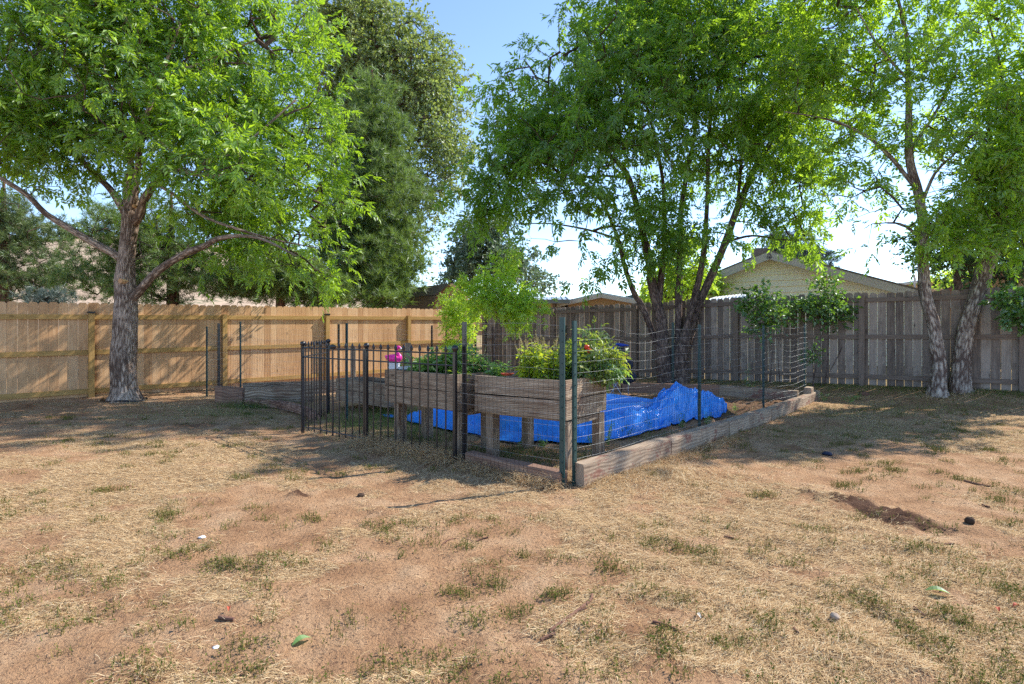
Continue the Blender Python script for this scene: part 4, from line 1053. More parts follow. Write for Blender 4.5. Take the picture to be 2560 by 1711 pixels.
side('short wire mesh front between the iron panel and the near corner post', IR + np.array([.06, -.05]), C0, [(IR + np.array([.09, .02]), 1.47, BK), (C0, 1.50, G)], 1.42, nz=15, sag=.012)
side('wire mesh front left of the iron gate, over the curved log', IL + np.array([.0, .02]), LC, [(P(832, 900, 8.1)[:2] + np.array([.06, .5]), 1.48, G), (P(602, 900, 11.3)[:2], 1.49, G), (LC, 1.38, G)], 1.22, nz=13, sag=.02)
side('wire mesh side running along the cedar fence', LC + np.array([.02, .1]), BC, [(P(547, 900, 11.85)[:2], 1.42, BK), (P(847, 900, 13.6)[:2], 1.42, BK), (P(1080, 900, 15.0)[:2], 1.42, BK), (P(1116, 900, 15.3)[:2], 1.4, BK)], 1.3, nz=12, sag=.02)
side('wire mesh back side along the weathered fence, behind the planters', BC, RC + np.array([-.05, .05]), [(P(1188, 900, 15.2)[:2], 1.4, BK), (P(1231, 900, 14.9)[:2], 1.4, BK), (P(1415, 900, 13.5)[:2], 1.42, BK), (P(1682, 900, 12.0)[:2], 1.46, G)], 1.3, nz=12, sag=.02)

# ------------------------------------------------------------------ iron fence
def iron_bar(mb, x, z0, z1, r=.0085, tip=True):
    prof = [(r, z0), (r, z1 - .075)]
    if tip: prof += [(r * 1.9, z1 - .07), (r * 2.1, z1 - .045), (r * 1.3, z1 - .025), (r * .5, z1 - .012), (0.0005, z1)]
    else: prof += [(r, z1)]
    lathe(mb, (x[0], x[1], 0), prof, 8)
def iron_post(par, p, h, w=.034):
    g = ground_z(p[0], p[1]); mb = MB(); board(mb, v3(p, g - .05), v3(p, g + h - .075), w, w, np.array([.77, -.63, 0])); po = mb.build('post', M['iron'], par)
    mb = MB(); lathe(mb, (p[0], p[1], g + h - .08), [(.001, 0), (.02, 0), (.02, .008), (.03, .02), (.036, .038), (.034, .055), (.024, .068), (.001, .073)], 14)
    cp = mb.build('ball_cap', M['iron'], None, origin=np.array(par['_o']), smooth=True); cp.parent = po; cp.location = (0, 0, 0)
def iron_panel(name, label, p0, p1, n, h=1.235, bottom=True, post0=True, post1=True, bars=(1.14, 1.015), latch=False, dbl=False):
    t = thing(name, label, 'gate' if 'gate' in name else 'fence', v3(p0, 0))
    p0 = np.asarray(p0, float); p1 = np.asarray(p1, float); d = (p1 - p0) / np.linalg.norm(p1 - p0)
    if post0: iron_post(t, p0, h)
    if post1: iron_post(t, p1, h)
    if dbl:
        for s in (.042,):
            mb = MB(); q = p1 - d * s if dbl == 1 else p0 + d * s
            board(mb, v3(q, .0), v3(q, h - .09), .026, .026, v3(d, 0)); mb.build('hinge_bar', M['iron'], t)
    for zb in bars + ((.075,) if bottom else ()):
        mb = MB(); tube(mb, [v3(p0 + d * .018, zb), v3(p1 - d * .018, zb)], .0085, 8); mb.build('rail', M['iron'], t)
    for k in range(1, n + 1):
        q = p0 + (p1 - p0) * k / (n + 1); mb = MB()
        mid = latch and k == (n + 1) // 2
        g = ground_z(q[0], q[1])
        iron_bar(mb, q, .03 if bottom else -.02, h - .005 if not mid else bars[0] + .03, .0085 if not mid else .0125, not mid); mb.build('picket', M['iron'], t)
        if mid:
            mb = MB(); c = v3(q, bars[0] + .03); tube(mb, [c - v3(d, 0) * .085, c - v3(d, 0) * .04, c, c + v3(d, 0) * .04, c + v3(d, 0) * .085], [.006, .022, .032, .022, .006], 10); mb.build('latch', M['iron'], t)
    return t
iron_panel('iron_fence_panel', 'black spear top iron panel stuck in dry grass before the left planter', IR, IM, 10, bottom=False, post0=True, post1=False)
iron_panel('iron_gate', 'closed black iron gate with centre latch and bottom rail, left of the iron panel', IM, IL, 9, latch=True, dbl=2)
iron_panel('iron_gate_leaf', 'black iron gate leaf swung back into the garden, leftmost iron section', IL + np.array([-.02, .05]), P(821, 900, 9.25)[:2], 9, post0=False, h=1.235)

# ------------------------------------------------------------------ raised planters on legs
def planter(label, K, u, v, L, W, ztop, hb=.19, legs=True, boards=2, zleg=None):
    t = thing('raised_planter', label, 'planter', v3(K, 0), 'weathered planters in the garden')
    u = norm(v3(u, 0)); v = norm(v3(v, 0)); K = v3(K, 0); T = .038
    for b in range(boards):
        z = ztop - hb * (b + .5) - .006 * b; hh = hb - .004
        for nm, a0, a1 in (('front', K + v * T / 2 + u * T, K + u * (L - T) + v * T / 2), ('back', K + v * (W - T / 2) + u * T, K + u * (L - T) + v * (W - T / 2)),
                           ('s', K + u * T / 2, K + u * T / 2 + v * W), ('s', K + u * (L - T / 2), K + u * (L - T / 2) + v * W)):
            mb = MB(); board(mb, a0 + UP * z, a1 + UP * z, hh, T - (.0 if nm == 's' else .004), UP, jit=.0015); mb.build('side_board', M['planter'], t)
    for b in range(boards):
        for su in (.018, L - .018):
            for dz in (.05, .13):
                mb = MB(); q = K + u * su - v * .0005 + UP * (ztop - hb * b - dz); tube(mb, [q + v * .004, q - v * .002], [.006, .006], 8); mb.build('screw', M['black'], t)
    mb = MB(); c = K + u * L / 2 + v * W / 2
    ns = 16; S, Q = np.meshgrid(np.linspace(.04, L - .04, ns), np.linspace(.04, W - .04, ns))
    PP = K + S[..., None] * u + Q[..., None] * v; PP[..., 2] = ztop - .06 + (fbm(S * 9, Q * 9, 77, 3) - .5) * .07
    i = np.arange(ns - 1)[:, None] * ns; j = np.arange(ns - 1)[None, :]
    mb.add(PP.reshape(-1, 3), np.stack([i + j, i + j + 1, i + ns + j + 1, i + ns + j], -1).reshape(-1, 4)); mb.build('soil', M['potsoil'], t)
    if legs:
        zb = ztop - hb * boards - .01
        mb = MB(); board(mb, c - u * (L / 2 - .05) + UP * (zb - .0), c + u * (L / 2 - .05) + UP * zb, W - .1, .03, v); mb.build('bottom_board', M['planter'], t)
        for su in (.06, L - .15):
            for sv in (.08, W - .12):
                mb = MB(); q = K + u * su + v * sv; g = float(ground_z(q[0], q[1]))
                board(mb, q + UP * (g - .03), q + UP * (zb - .016), .088, .038, u)
                board(mb, q + v * .064 - u * .025 + UP * (g - .03), q + v * .064 - u * .025 + UP * (zb - .016), .088, .038, v)
                mb.build('leg', M['planter'], t)
        mb = MB(); board(mb, K + u * .05 + v * .05 + UP * (zb - .045), K + u * .05 + v * (W - .05) + UP * (zb - .045), .055, .035, UP); mb.build('brace', M['planter'], t)
    return t, K, u, v
U2 = (-.82, .572); V2 = (.572, .82); U1 = (-.75, .66); V1 = (.66, .75)
planter('nearer raised planter on legs at the corner, holding basil and tomato plants', (.52, 5.45), U2, V2, 1.12, .88, .90)
planter('raised planter on legs behind the iron panel, with leafy greens and pink bird', (-.6, 6.1), U1, V1, 1.27, .62, .905)
planter('low grey planter box on the ground behind the closed gate', (-2.0, 9.1), U1, V1, 1.5, .6, .52, legs=False, boards=2)
# old posts standing in the garden
for lab, px_, yb, yt, Y, w_ in (('grey wooden stake nearest the gate latch', 883, 948, 866, 12.6, .11), ('grey wooden stake right of the pink bird', 1020, 948, 858, 10.9, .10)):
    t = thing('wooden_stake', lab + ', before the cedar fence', 'stake', v3(P(px_, yb, Y)[:2], .05), 'old wooden stakes in the garden')
    mb = MB(); q = P(px_, yb, Y)[:2]; board(mb, v3(q, -.05), v3(q, P(px_, yt, Y)[2]), w_, .04, np.array([1., 0, 0]), jit=.002); mb.build('upright', M['planter'], t)

# ------------------------------------------------------------------ landscape timbers
def timber(label, p0, p1, w, h, m, z=0.0, wob=.006, n=14):
    t0 = v3(p0, ground_z(*p0)); t1 = v3(p1, ground_z(*p1)); a = norm(t1 - t0); b = norm(np.cross(UP, a)); L = np.linalg.norm(t1 - t0)
    mb = MB(); th = [(-.5, -.15), (-.5, .38), (-.42, .5), (.42, .5), (.5, .38), (.5, -.15)]
    V = []; k = len(th); sd = rng.uniform(0, 50)
    for s in np.linspace(0, 1, n):
        c = t0 + (t1 - t0) * s + UP * (z + h / 2)
        for q, (x, y) in enumerate(th):
            jx = (fbm(s * L * 3 + sd, q * 3.1, 3, 3) - .5) * wob * 3; jy = (fbm(s * L * 3 + sd + 9, q * 2.3, 5, 3) - .5) * wob * 3
            V.append(c + b * (x * w + jx) + UP * (y * h + jy - (.12 * h if y < 0 else 0) - (h * .3 if y < 0 else 0)))
    i = np.arange(n - 1)[:, None] * k; j = np.arange(k)[None, :]; j2 = (j + 1) % k
    Fq = np.stack([i + j, i + j2, i + k + j2, i + k + j], -1).reshape(-1, 4)
    r1 = rng.uniform(0, 30); uv = []
    for ii in range(n - 1):
        for jj in range(k):
            s0, s1 = ii / (n - 1) * L, (ii + 1) / (n - 1) * L; c0, c1 = jj * .08 + r1, (jj + 1) * .08 + r1
            uv += [(s0 + r1, c0), (s0 + r1, c1), (s1 + r1, c1), (s1 + r1, c0)]
    b0 = mb.n; mb.add(np.array(V), Fq, uv)
    for e_ in ([b0 + q for q in range(k)][::-1], [b0 + (n - 1) * k + q for q in range(k)]):
        mb.Fs.append(np.array([e_])); mb.U.append(np.array([(r1 + .1 * (q % 2), r1 + .05 * q) for q in range(k)]))
    o = mb.build('landscape_timber', m, None, origin=v3(p0, ground_z(*p0)))
    tag(o, label, 'timber', 'landscape timbers edging the garden')
rd = norm(RC - C0)
E0 = C0 + np.array([.14, .02])
segs = [0, 1.65, 3.25, 4.9, 6.45, 7.55]
labs = ['pale tan timber at the near corner, first along the right side of the garden', 'timber with large red peeling patches beside the blue tarp', 'weathered timber where the tarp ends, third from the near corner on the right side', 'grey cracked timber fourth from the near corner, beside the bare bed', 'short grey timber at the far right corner of the garden']
for q in range(5): timber(labs[q], E0 + rd * (segs[q] + .01), E0 + rd * (segs[q + 1] - .01), .13, .2 - .01 * q, M['tie'] if q in (1, 2, 3) else M['tie'])
timber('reddish brown timber under the wire mesh at the near front corner', IR + np.array([.15, -.02]), C0 + np.array([.02, .02]), .11, .13, M['redtie'])
timber('upright end block at the far right corner post', RC + np.array([-.02, -.12]), RC + np.array([.1, .02]), .13, .26, M['tie'], n=4)
timber('reddish timber at the back of the bed, behind the tarp peak', P(1557, 965, 12.2)[:2], P(1800, 965, 11.45)[:2], .12, .19, M['redtie'])
timber('sunlit tan timber at the back right of the bare bed', P(1802, 965, 11.43)[:2], RC + np.array([-.12, .02]), .12, .19, M['tie'])
timber('dark red timber at the back of the garden by the folded chair', P(1420, 965, 12.9)[:2], P(1555, 965, 12.25)[:2], .12, .16, M['redtie'])
timber('short reddish plank at the far left corner of the garden', (-5.5, 10.6), (-4.86, 10.32), .09, .3, M['redtie'])
timber('long grey board edging the far left bed, above the log', (-4.84, 10.3), (-3.75, 10.75), .05, .3, M['planter'])
timber('back board of the far left bed below the cedar fence', (-5.35, 11.3), (-3.6, 12.2), .05, .27, M['planter'])
timber('low grey board on the ground right of the far left bed', (-4.0, 12.7), (-2.7, 13.6), .06, .2, M['planter'])
# curved log
t = thing('curved_log', 'curved reddish log on the ground left of the iron gate', 'log', (-3.9, 9.7, 0))
L = catmull(np.array([[-4.75, 10.2, .07, .07], [-4.4, 10.05, .07, .075], [-3.95, 9.8, .075, .08], [-3.5, 9.35, .075, .082], [-3.15, 8.9, .07, .08], [-2.95, 8.5, .06, .07]]), .05)
mb = MB(); tube(mb, L[:, :3], L[:, 3], 14, .12, seed=3); mb.build('log_body', bark_mat('log bark', (.14, .07, .05), (.42, .26, .19)), t)

# ------------------------------------------------------------------ tarp
def tarp():
    fr = np.array([(-2.08, 9.0), (-1.35, 8.25), (-1.0, 7.85), (-.5, 7.4), (-.15, 7.0), (.1, 6.88), (.6, 6.8), (1.0, 6.85), (1.42, 7.15), (2.0, 7.75), (2.62, 8.3), (3.2, 8.75), (3.38, 8.95)])
    bw = np.array([.08, .5, .8, 1.0, 1.1, 1.1, 1.05, 1.0, 1.2, 1.45, 1.2, .6, .08])
    ht = np.array([.03, .08, .12, .14, .15, .13, .09, .07, .09, .14, .14, .10, .03])
    NS, NQ = 420, 110
    sp = np.concatenate([[0], np.cumsum(np.linalg.norm(np.diff(fr, axis=0), axis=1))]); L = sp[-1]
    S = np.linspace(0, L, NS); fx = np.interp(S, sp, fr[:, 0]); fy = np.interp(S, sp, fr[:, 1]); w = np.interp(S, sp, bw); hh = np.interp(S, sp, ht)
    k = np.ones(15) / 15
    sm = lambda a: np.convolve(np.pad(a, 7, 'edge'), k, 'valid')
    fx, fy, w, hh = map(sm, (fx, fy, w, hh))
    q = np.linspace(0, 1, NQ)[:, None]
    bd = np.array([.50, .866])
    edge = (fbm(S * 3, S * 0, 31, 3) - .5) * .14
    X = fx[None] + bd[0] * w[None] * q + edge[None] * (1 - q) * .4; Yy = fy[None] + bd[1] * w[None] * q + edge[None] * (1 - q) * .9
    env = (1 - (2 * np.clip(q * .96 + .02, 0, 1) - 1) ** 4) ** .8
    wx = X + .25 * fbm(X * 2.1, Yy * 2.1, 41, 3); wy = Yy + .25 * fbm(X * 2.1 + 7, Yy * 2.1, 43, 3)
    ridge = lambda f, s: 1 - np.abs(2 * fbm(wx * f, wy * f * 1.2, s, 2) - 1)
    Z = env * (hh[None] * (.1 + 1.0 * fbm(wx * 1.1, wy * 1.1, 47, 3)) + .30 * (ridge(1.3, 51) - .58) + .16 * (ridge(2.9, 53) - .55) + .07 * (ridge(6.5, 57) - .6) + .028 * (ridge(14, 59) - .6))
    def pk(px, py, Y, r, h, sd=1):
        c = P(px, py, Y); d = np.hypot((X - c[0]) * 1.1, (Yy - c[1]) * .95)
        ang = np.arctan2(Yy - c[1], X - c[0])
        rr = r * (1 + .15 * (1 - 2 * np.abs(np.sin(ang * 2.5 + sd))) + .04 * (1 - 2 * np.abs(np.sin(ang * 6.5 + sd * 2))))
        return h * np.clip(1 - (d / rr), 0, 1) ** .85
    Z = np.maximum(Z, 0)
    for a_ in ((1690, 985, 8.55, .70, .36, 1), (1655, 985, 8.4, .45, .34, 2.2), (1640, 1025, 8.1, .4, .16, 3), (1766, 1002, 8.95, .62, .30, 4), (1740, 1030, 8.5, .4, .22, 5), (1560, 1060, 7.3, .4, .08, 6), (1400, 1060, 7.5, .6, .18, 7)):
        h_ = pk(*a_); Z = Z * (1 - .5 * np.clip(h_ / .3, 0, 1)) + h_
    sst = lambda v: np.clip(v, 0, 1) ** 2 * (3 - 2 * np.clip(v, 0, 1))
    Z = Z * sst(q / .5) ** .6 * sst((1 - q) / .15) * sst(S[None] / .4) * sst((L - S[None]) / 1.0)
    ad = lambda th, a_, b_, sd: (1 - np.abs(2 * vnoise((wx * math.cos(th) + wy * math.sin(th)) * a_, (-wx * math.sin(th) + wy * math.cos(th)) * b_, sd) - 1)) ** 1.6
    AC = w[None] * q + .22 * (fbm(S[None] * 1.3, q * 2, 91, 2) - .5) * 2 + .05 * S[None]; SS = S[None] + .3 * fbm(X * 2, Yy * 2, 92, 2)
    al = lambda a_, b_, sd: (1 - np.abs(2 * vnoise(SS * a_, AC * b_, sd) - 1)) ** 1.5
    Z = Z + env * (.10 * al(.8, 2.8, 81) + .06 * al(1.3, 6.0, 82) + .025 * ad(-.5, 2.0, 8, 83) + .018 * ad(.9, 3, 12, 84) - .07) * sst(q / .12)
    Z = Z + env * .012 * (ridge(19, 73) - .5)
    Z = np.maximum(Z, .012) + np.maximum(gz(X, Yy), ground_z(X, Yy)) + .006
    Z = Z + np.where((q < .02) | (q > .98), -.0, 0)
    mb = MB(); i = np.arange(NQ - 1)[:, None] * NS; j = np.arange(NS - 1)[None, :]
    V = np.stack([X, Yy, Z + .012], -1)
    mb.add(V.reshape(-1, 3), np.stack([i + j, i + j + 1, i + NS + j + 1, i + NS + j], -1).reshape(-1, 4))
    V2 = V.copy(); V2[..., 2] = np.minimum(V2[..., 2] - .006, 9); 
    mb.add(V2.reshape(-1, 3), np.stack([i + j, i + NS + j, i + NS + j + 1, i + j + 1], -1).reshape(-1, 4))
    o = mb.build('tarp', M['tarp'], None, origin=np.array([.6, 7.5, 0]), smooth=True)
    tag(o, 'crumpled blue tarpaulin heaped over the bed behind the planters', 'tarp')
tarp()
t = thing('folded_air_mattress', 'smooth light blue inflatable tube bent double on the tarp by the near planter', 'inflatable', (1.6, 8.3, .1))
L = catmull(np.array([[.3, 8.5, .2, .12], [.9, 8.6, .24, .16], [1.45, 8.75, .24, .16], [1.9, 8.85, .22, .12], [2.16, 8.8, .22, .085], [2.22, 8.64, .22, .08], [2.1, 8.45, .22, .09], [1.75, 8.2, .2, .13], [1.25, 8.0, .18, .15], [.7, 7.85, .16, .15], [.2, 7.8, .14, .1]]), .05)
mb = MB(); tube(mb, L[:, :3], L[:, 3], 20, .05, seed=8)
mb.build('tube_body', M['vinyl'], t, smooth=True)
mb = MB(); c = np.array([1.9, 8.3, .32]); lathe(mb, c, [(.018, -.02), (.018, .012), (.001, .014)], 10); mb.build('valve', M['white'], t)

# ------------------------------------------------------------------ pink bird on pot
def flamingo():
    o = P(984, 911, 7.2); zt = P(984, 908, 7.2)[2]
    t = thing('pink_flamingo', 'hot pink plastic flamingo with white and black beak, on a white pot', 'flamingo', (o[0], o[1], zt))
    pts = np.array([[-.112, 0, .088, .004], [-.098, 0, .084, .018], [-.07, 0, .072, .036], [-.03, 0, .06, .052], [.01, 0, .056, .059], [.045, 0, .06, .056], [.068, 0, .075, .044], [.066, 0, .10, .028], [.05, 0, .122, .019], [.04, 0, .145, .015], [.038, 0, .165, .0155], [.044, 0, .185, .019], [.058, 0, .198, .023], [.073, 0, .196, .021], [.086, 0, .186, .012]])
    q = catmull(pts, .008); mb = MB(); off = np.array([o[0], o[1], zt])
    tube(mb, q[:, :3] + off, q[:, 3], 18); mb.build('body', M['pink'], t, smooth=True)
    mb = MB(); b = np.array([[.08, 0, .19, .014], [.094, 0, .184, .011], [.102, 0, .176, .0095]]); tube(mb, b[:, :3] + off, b[:, 3], 12); bk = mb.build('beak', M['white'], t, smooth=True)
    mb = MB(); b = np.array([[.102, 0, .176, .0094], [.106, 0, .165, .007], [.102, 0, .156, .001]]); tube(mb, b[:, :3] + off, b[:, 3], 12); tp = mb.build('beak_tip', M['black'], None, origin=off, smooth=True); tp.parent = bk; tp.location = (0, 0, 0)
    for s in (-1, 1):
        mb = MB(); lathe(mb, off + np.array([.062, s * .0205, .2]), [(.001, -.003), (.003, 0), (.001, .003)], 8); mb.build('eye', M['black'], t)
    t = thing('white_pot', 'small square white pot under the pink flamingo', 'pot', (o[0], o[1], .86))
    mb = MB(); zb = .865; board(mb, [o[0] + .008, o[1], zb], [o[0] + .008, o[1], zt + .004], .125, .11, np.array([1., 0, 0])); mb.build('pot_body', M['white'], t)
    mb = MB(); board(mb, [o[0] + .008, o[1], zt - .012], [o[0] + .008, o[1], zt + .006], .135, .12, np.array([1., 0, 0])); mb.build('rim', M['white'], t)
    t = thing('plastic_tray', 'pale grey plastic tray lying on the planter right of the white pot', 'tray', (o[0] + .22, o[1] - .12, .86))
    mb = MB(); c = np.array([o[0] + .20, o[1] - .12, .9])
    board(mb, c - np.array([.1, 0, 0]), c + np.array([.12, 0, 0]), .14, .008, np.array([0, 1., 0]))
    for s in (-1, 1): board(mb, c + np.array([-.1, s * .07, .012]), c + np.array([.12, s * .07, .012]), .03, .005, UP)
    for s in (-.1, .12): board(mb, c + np.array([s, -.066, .012]), c + np.array([s, .066, .012]), .03, .005, UP)
    mb.build('tray_body', M['roofmetal'], t)
flamingo()

# ------------------------------------------------------------------ garden plants
def stem_path(p, h, lean, r, n=6):
    pts = [np.asarray(p, float)]; d = norm(np.array([lean[0], lean[1], 1.0]))
    for k in range(n): d = norm(d + r.normal(0, .10, 3)); pts.append(pts[-1] + d * h / n)
    return np.array(pts)
def leafy(label, name, cat, p, h, spread, ns, leafm, size, per, seed, lw=.45, group=None, kind='single', spikes=None, fruit=None, droop=.3, stem_m=None, nl=5, leafpos=(.15, 1)):
    r = np.random.default_rng(seed); t = thing(name, label, cat, p, group); mbS = MB(); mbL = MB(); tips = []
    for k in range(ns):
        a = r.uniform(0, 6.28); q = r.uniform(0, 1) ** .5
        b = np.array(p) + np.array([math.cos(a) * spread * q * .4, math.sin(a) * spread * q * .4, 0])
        hh = h * r.uniform(.6, 1.0); path = stem_path(b, hh, (math.cos(a) * spread * q / h * 1.0, math.sin(a) * spread * q / h), r)
        tube(mbS, path, np.linspace(.006, .0025, len(path)), 5, cap=False); tips.append(path)
        s = r.uniform(leafpos[0], leafpos[1], per); ii = s * (len(path) - 1); i0 = np.minimum(ii.astype(int), len(path) - 2)
        pos = path[i0] + (path[i0 + 1] - path[i0]) * (ii - i0)[:, None]
        dr = norm(np.stack([np.cos(r.uniform(0, 6.28, per)), np.sin(r.uniform(0, 6.28, per)), r.uniform(-.1, .6, per)], -1))
        if kind == 'compound': compound(mbL, pos, dr, size, nl, lw, r, droop)
        else:
            LL = size * r.uniform(.6, 1.2, per) * (1.15 - .5 * s)
            leaves(mbL, pos + dr * .02, dr + np.array([0, 0, -droop]) , np.array([0, 0, 1.0]) + r.normal(0, .45, (per, 3)), LL, LL * lw, .18, .2)
    mbS.build('stems', stem_m or M['leaf_herb'], t); mbL.build('foliage', leafm, t)
    if spikes:
        for path in tips[:spikes]:
            mb = MB(); d = norm(path[-1] - path[-2]); tp = path[-1]
            for q in range(9):
                c = tp + d * q * .014
                aa = r.uniform(0, 6.28, 6); dd = np.stack([np.cos(aa), np.sin(aa), np.full(6, .5)], -1)
                leaves(mb, np.repeat(c[None], 6, 0), dd, np.tile(UP, (6, 1)) + r.normal(0, .2, (6, 3)), .018 - q * .001, .012, .1, 0)
            mb.build('flower_spike', M['basil_flower'], t)
    if fruit:
        for q in fruit:
            mb = MB(); lathe(mb, q, [(.001, -.028), (.02, -.022), (.03, -.004), (.029, .01), (.018, .023), (.001, .024)], 12); mb.build('fruit', M['tomato'], t, smooth=True)
    return t
for k, (px_, h, Y) in enumerate(((1318, .42, 5.85), (1348, .46, 5.8), (1382, .42, 5.9), (1333, .38, 6.1))):
    leafy(['leftmost yellow green basil plant gone to seed, in the near planter', 'tallest basil plant with flower spikes, middle of the near planter', 'basil plant right next to the near green corner post', 'basil plant behind the front row, back of the near planter'][k], 'basil_plant', 'plant', v3(P(px_, 900, Y)[:2], .84), h, .10, 15, M['leaf_basil'], .08, 22, 300 + k, lw=.5, group='basil plants in the near planter', spikes=10)
for k, (px_, h, Y, sp) in enumerate(((1440, .52, 6.0, .14), (1478, .46, 5.95, .22), (1515, .42, 6.05, .22), (1490, .68, 6.1, .10))):
    tp_ = v3(P(px_, 900, Y)[:2], .84)
    leafy(['tomato plant with reddening fruit between the two corner posts', 'yellowing bushy tomato plant at the centre right of the near planter', 'tomato plant spilling over the right rim of the near planter', 'tallest tomato plant reaching above the mesh in the near planter'][k], 'tomato_plant', 'plant', tp_, h, sp, 12, M['leaf_tomato'], .13, 12, 320 + k, lw=.5, kind='compound', group='tomato plants in the near planter', fruit=[P(1467, 868, 5.9), P(1472, 876, 5.88)] if k == 1 else None, droop=.8)
leafy('trailing tomato stem hanging over the end of the near planter', 'tomato_plant', 'plant', P(1530, 945, 5.95), .22, .12, 8, M['leaf_herb'], .12, 8, 331, lw=.5, kind='compound', group='tomato plants in the near planter', droop=1.2)
for k, (px_, h, Y, sz, mt) in enumerate(((1085, .36, 6.75, .14, 'leaf_herb'), (1125, .46, 6.65, .15, 'leaf_herb'), (1165, .40, 6.55, .1, 'leaf_herb'), (1200, .36, 6.6, .09, 'leaf_herb'), (1245, .24, 6.3, .09, 'leaf_herb'), (1060, .24, 6.85, .1, 'leaf_herb'))):
    leafy(['broad leaved green plant behind the right bars of the iron panel', 'tall broad leaved green plant behind the right iron post', 'leafy herb just right of the black metal post', 'upright green herb with seed heads left of the basil', 'narrow leaved plant at the left end of the near planter', 'low dark green plant at the middle of the iron panel'][k], 'leafy_plant', 'plant', v3(P(px_, 900, Y)[:2], .85), h, .17, 13, M[mt], sz, 13, 340 + k, lw=.42, group='leafy plants in the left planter', spikes=5 if k in (2, 3) else None)
leafy('sparse droopy sunflower like plant right of the pink flamingo', 'leafy_plant', 'plant', v3(P(1035, 900, 8.6)[:2], .5), .68, .25, 5, M['leaf_herb'], .15, 9, 351, lw=.4, leafpos=(.5, 1), droop=.9)
leafy('lettuce like green plant low at the left planter rim by the squash', 'leafy_plant', 'plant', v3(P(1150, 925, 6.3)[:2], .84), .12, .16, 10, M['leaf_basil'], .08, 10, 352, lw=.6)
# red clay saucer and cloth
t = thing('clay_saucer', 'tilted red clay saucer on the rim of the near planter', 'saucer', P(1270, 938, 6.0))
mb = MB(); lathe(mb, P(1268, 936, 5.95), [(.001, -.012), (.05, -.012), (.075, .01), (.07, .012), (.046, -.004), (.001, -.004)], 18); mb.build('dish', M['terracotta'], t)
# folded camp chair
def camp_chair():
    o = P(1548, 980, 11.2); o[2] = .1; t = thing('folded_camp_chair', 'folded dark blue camp chair standing before the weathered fence', 'chair', o)
    r = np.random.default_rng(3)
    def cloth(c, w, h, d, m, nm, seed):
        ns = 20; A, B = np.meshgrid(np.linspace(0, 2 * math.pi, ns), np.linspace(0, 1, ns)); sh = np.sin(np.clip(B, .02, .98) * math.pi) ** .45
        rx = w * sh * (1 + .3 * (fbm(np.cos(A) * 1.6 + seed, np.sin(A) * 1.6 + B * 3, seed, 3) - .5) * 2); 
        V = np.stack([c[0] + rx * np.cos(A) + .05 * np.sin(B * 5), c[1] + rx * d / w * np.sin(A), c[2] + (B - .5) * h], -1)
        mb = MB(); i = np.arange(ns - 1)[:, None] * ns; j = np.arange(ns - 1)[None, :]; mb.add(V.reshape(-1, 3), np.stack([i + j, i + j + 1, i + ns + j + 1, i + ns + j], -1).reshape(-1, 4)); mb.build(nm, m, t, smooth=True)
    cloth(o + np.array([.06, 0, .68]), .17, .5, .12, M['navy'], 'back_cloth', 1)
    cloth(o + np.array([.14, -.02, .38]), .16, .34, .13, M['navy'], 'seat_cloth', 4)
    cloth(o + np.array([-.10, -.04, .85]), .05, .26, .05, M['royal'], 'arm_cloth', 6)
    cloth(o + np.array([.02, -.06, .98]), .12, .07, .07, M['royal'], 'headrest', 9)
    for a, b in (((-.18, 0), (.02, .33)), ((.04, 0), (-.16, .33)), ((.18, .05), (.16, .75)), ((-.12, .1), (-.06, .75))):
        mb = MB(); tube(mb, [o + np.array([a[0], 0, 0 if a[1] < .06 else 0]), o + np.array([b[0], -.02, b[1]])], .011, 8); mb.build('leg', M['steel'], t)
camp_chair()

# --- saplings and shrubs
def sapling(name, label, base, stems, blobs, n, leafm, seed, size, lw, kind, nl=7, nt=3, per=4, tl=.22, cat='sapling', cull=None, droop=.3, group=None):
    st_ = [limb_px(s, .08) for s in stems]
    return tree(name, label, base, st_, [], blobs, n, M['bark_mid'], leafm, seed, group, leafargs=dict(nt=nt, per=per, tl=tl, size=size, lw=lw, kind=kind, nl=nl, droop=droop, twr=.0018), growargs=dict(seg=.15, base_r=.003, maxr=.015, rmin=.002), rough=.05, sides=7, cat=cat, trunk_part='stem', crown_part='foliage')
sapling('ash_sapling', 'lime green young ash with conical top, behind the planters', v3(P(1235, 940, 12)[:2], .05), [[(1236, 960, 12, .016), (1236, 880, 12, .014), (1240, 800, 12, .012), (1252, 700, 12, .01), (1262, 630, 12, .004)]],
        [(1262, 670, 34, 55, 12, .35), (1240, 745, 95, 50, 12, .7), (1300, 770, 65, 45, 12, .5), (1180, 710, 40, 22, 12, .3), (1265, 810, 50, 18, 12, .3, .6)], 210, M['leaf_lime'], 41, .15, .36, 'compound', nt=3, per=3)
sapling('locust_sapling', 'feathery pale yellow green bush at the end of the cedar fence', v3(P(1150, 940, 13)[:2], .08), [[(1150, 950, 13, .014), (1150, 880, 13, .012), (1148, 800, 13, .01), (1140, 740, 13, .004)]],
        [(1140, 770, 40, 45, 13, .4), (1155, 810, 45, 60, 13, .45), (1145, 870, 35, 40, 13, .35)], 170, M['leaf_lime'], 42, .07, .4, 'single', nt=4, per=9, cat='bush', tl=.25)
Yl = 11.6
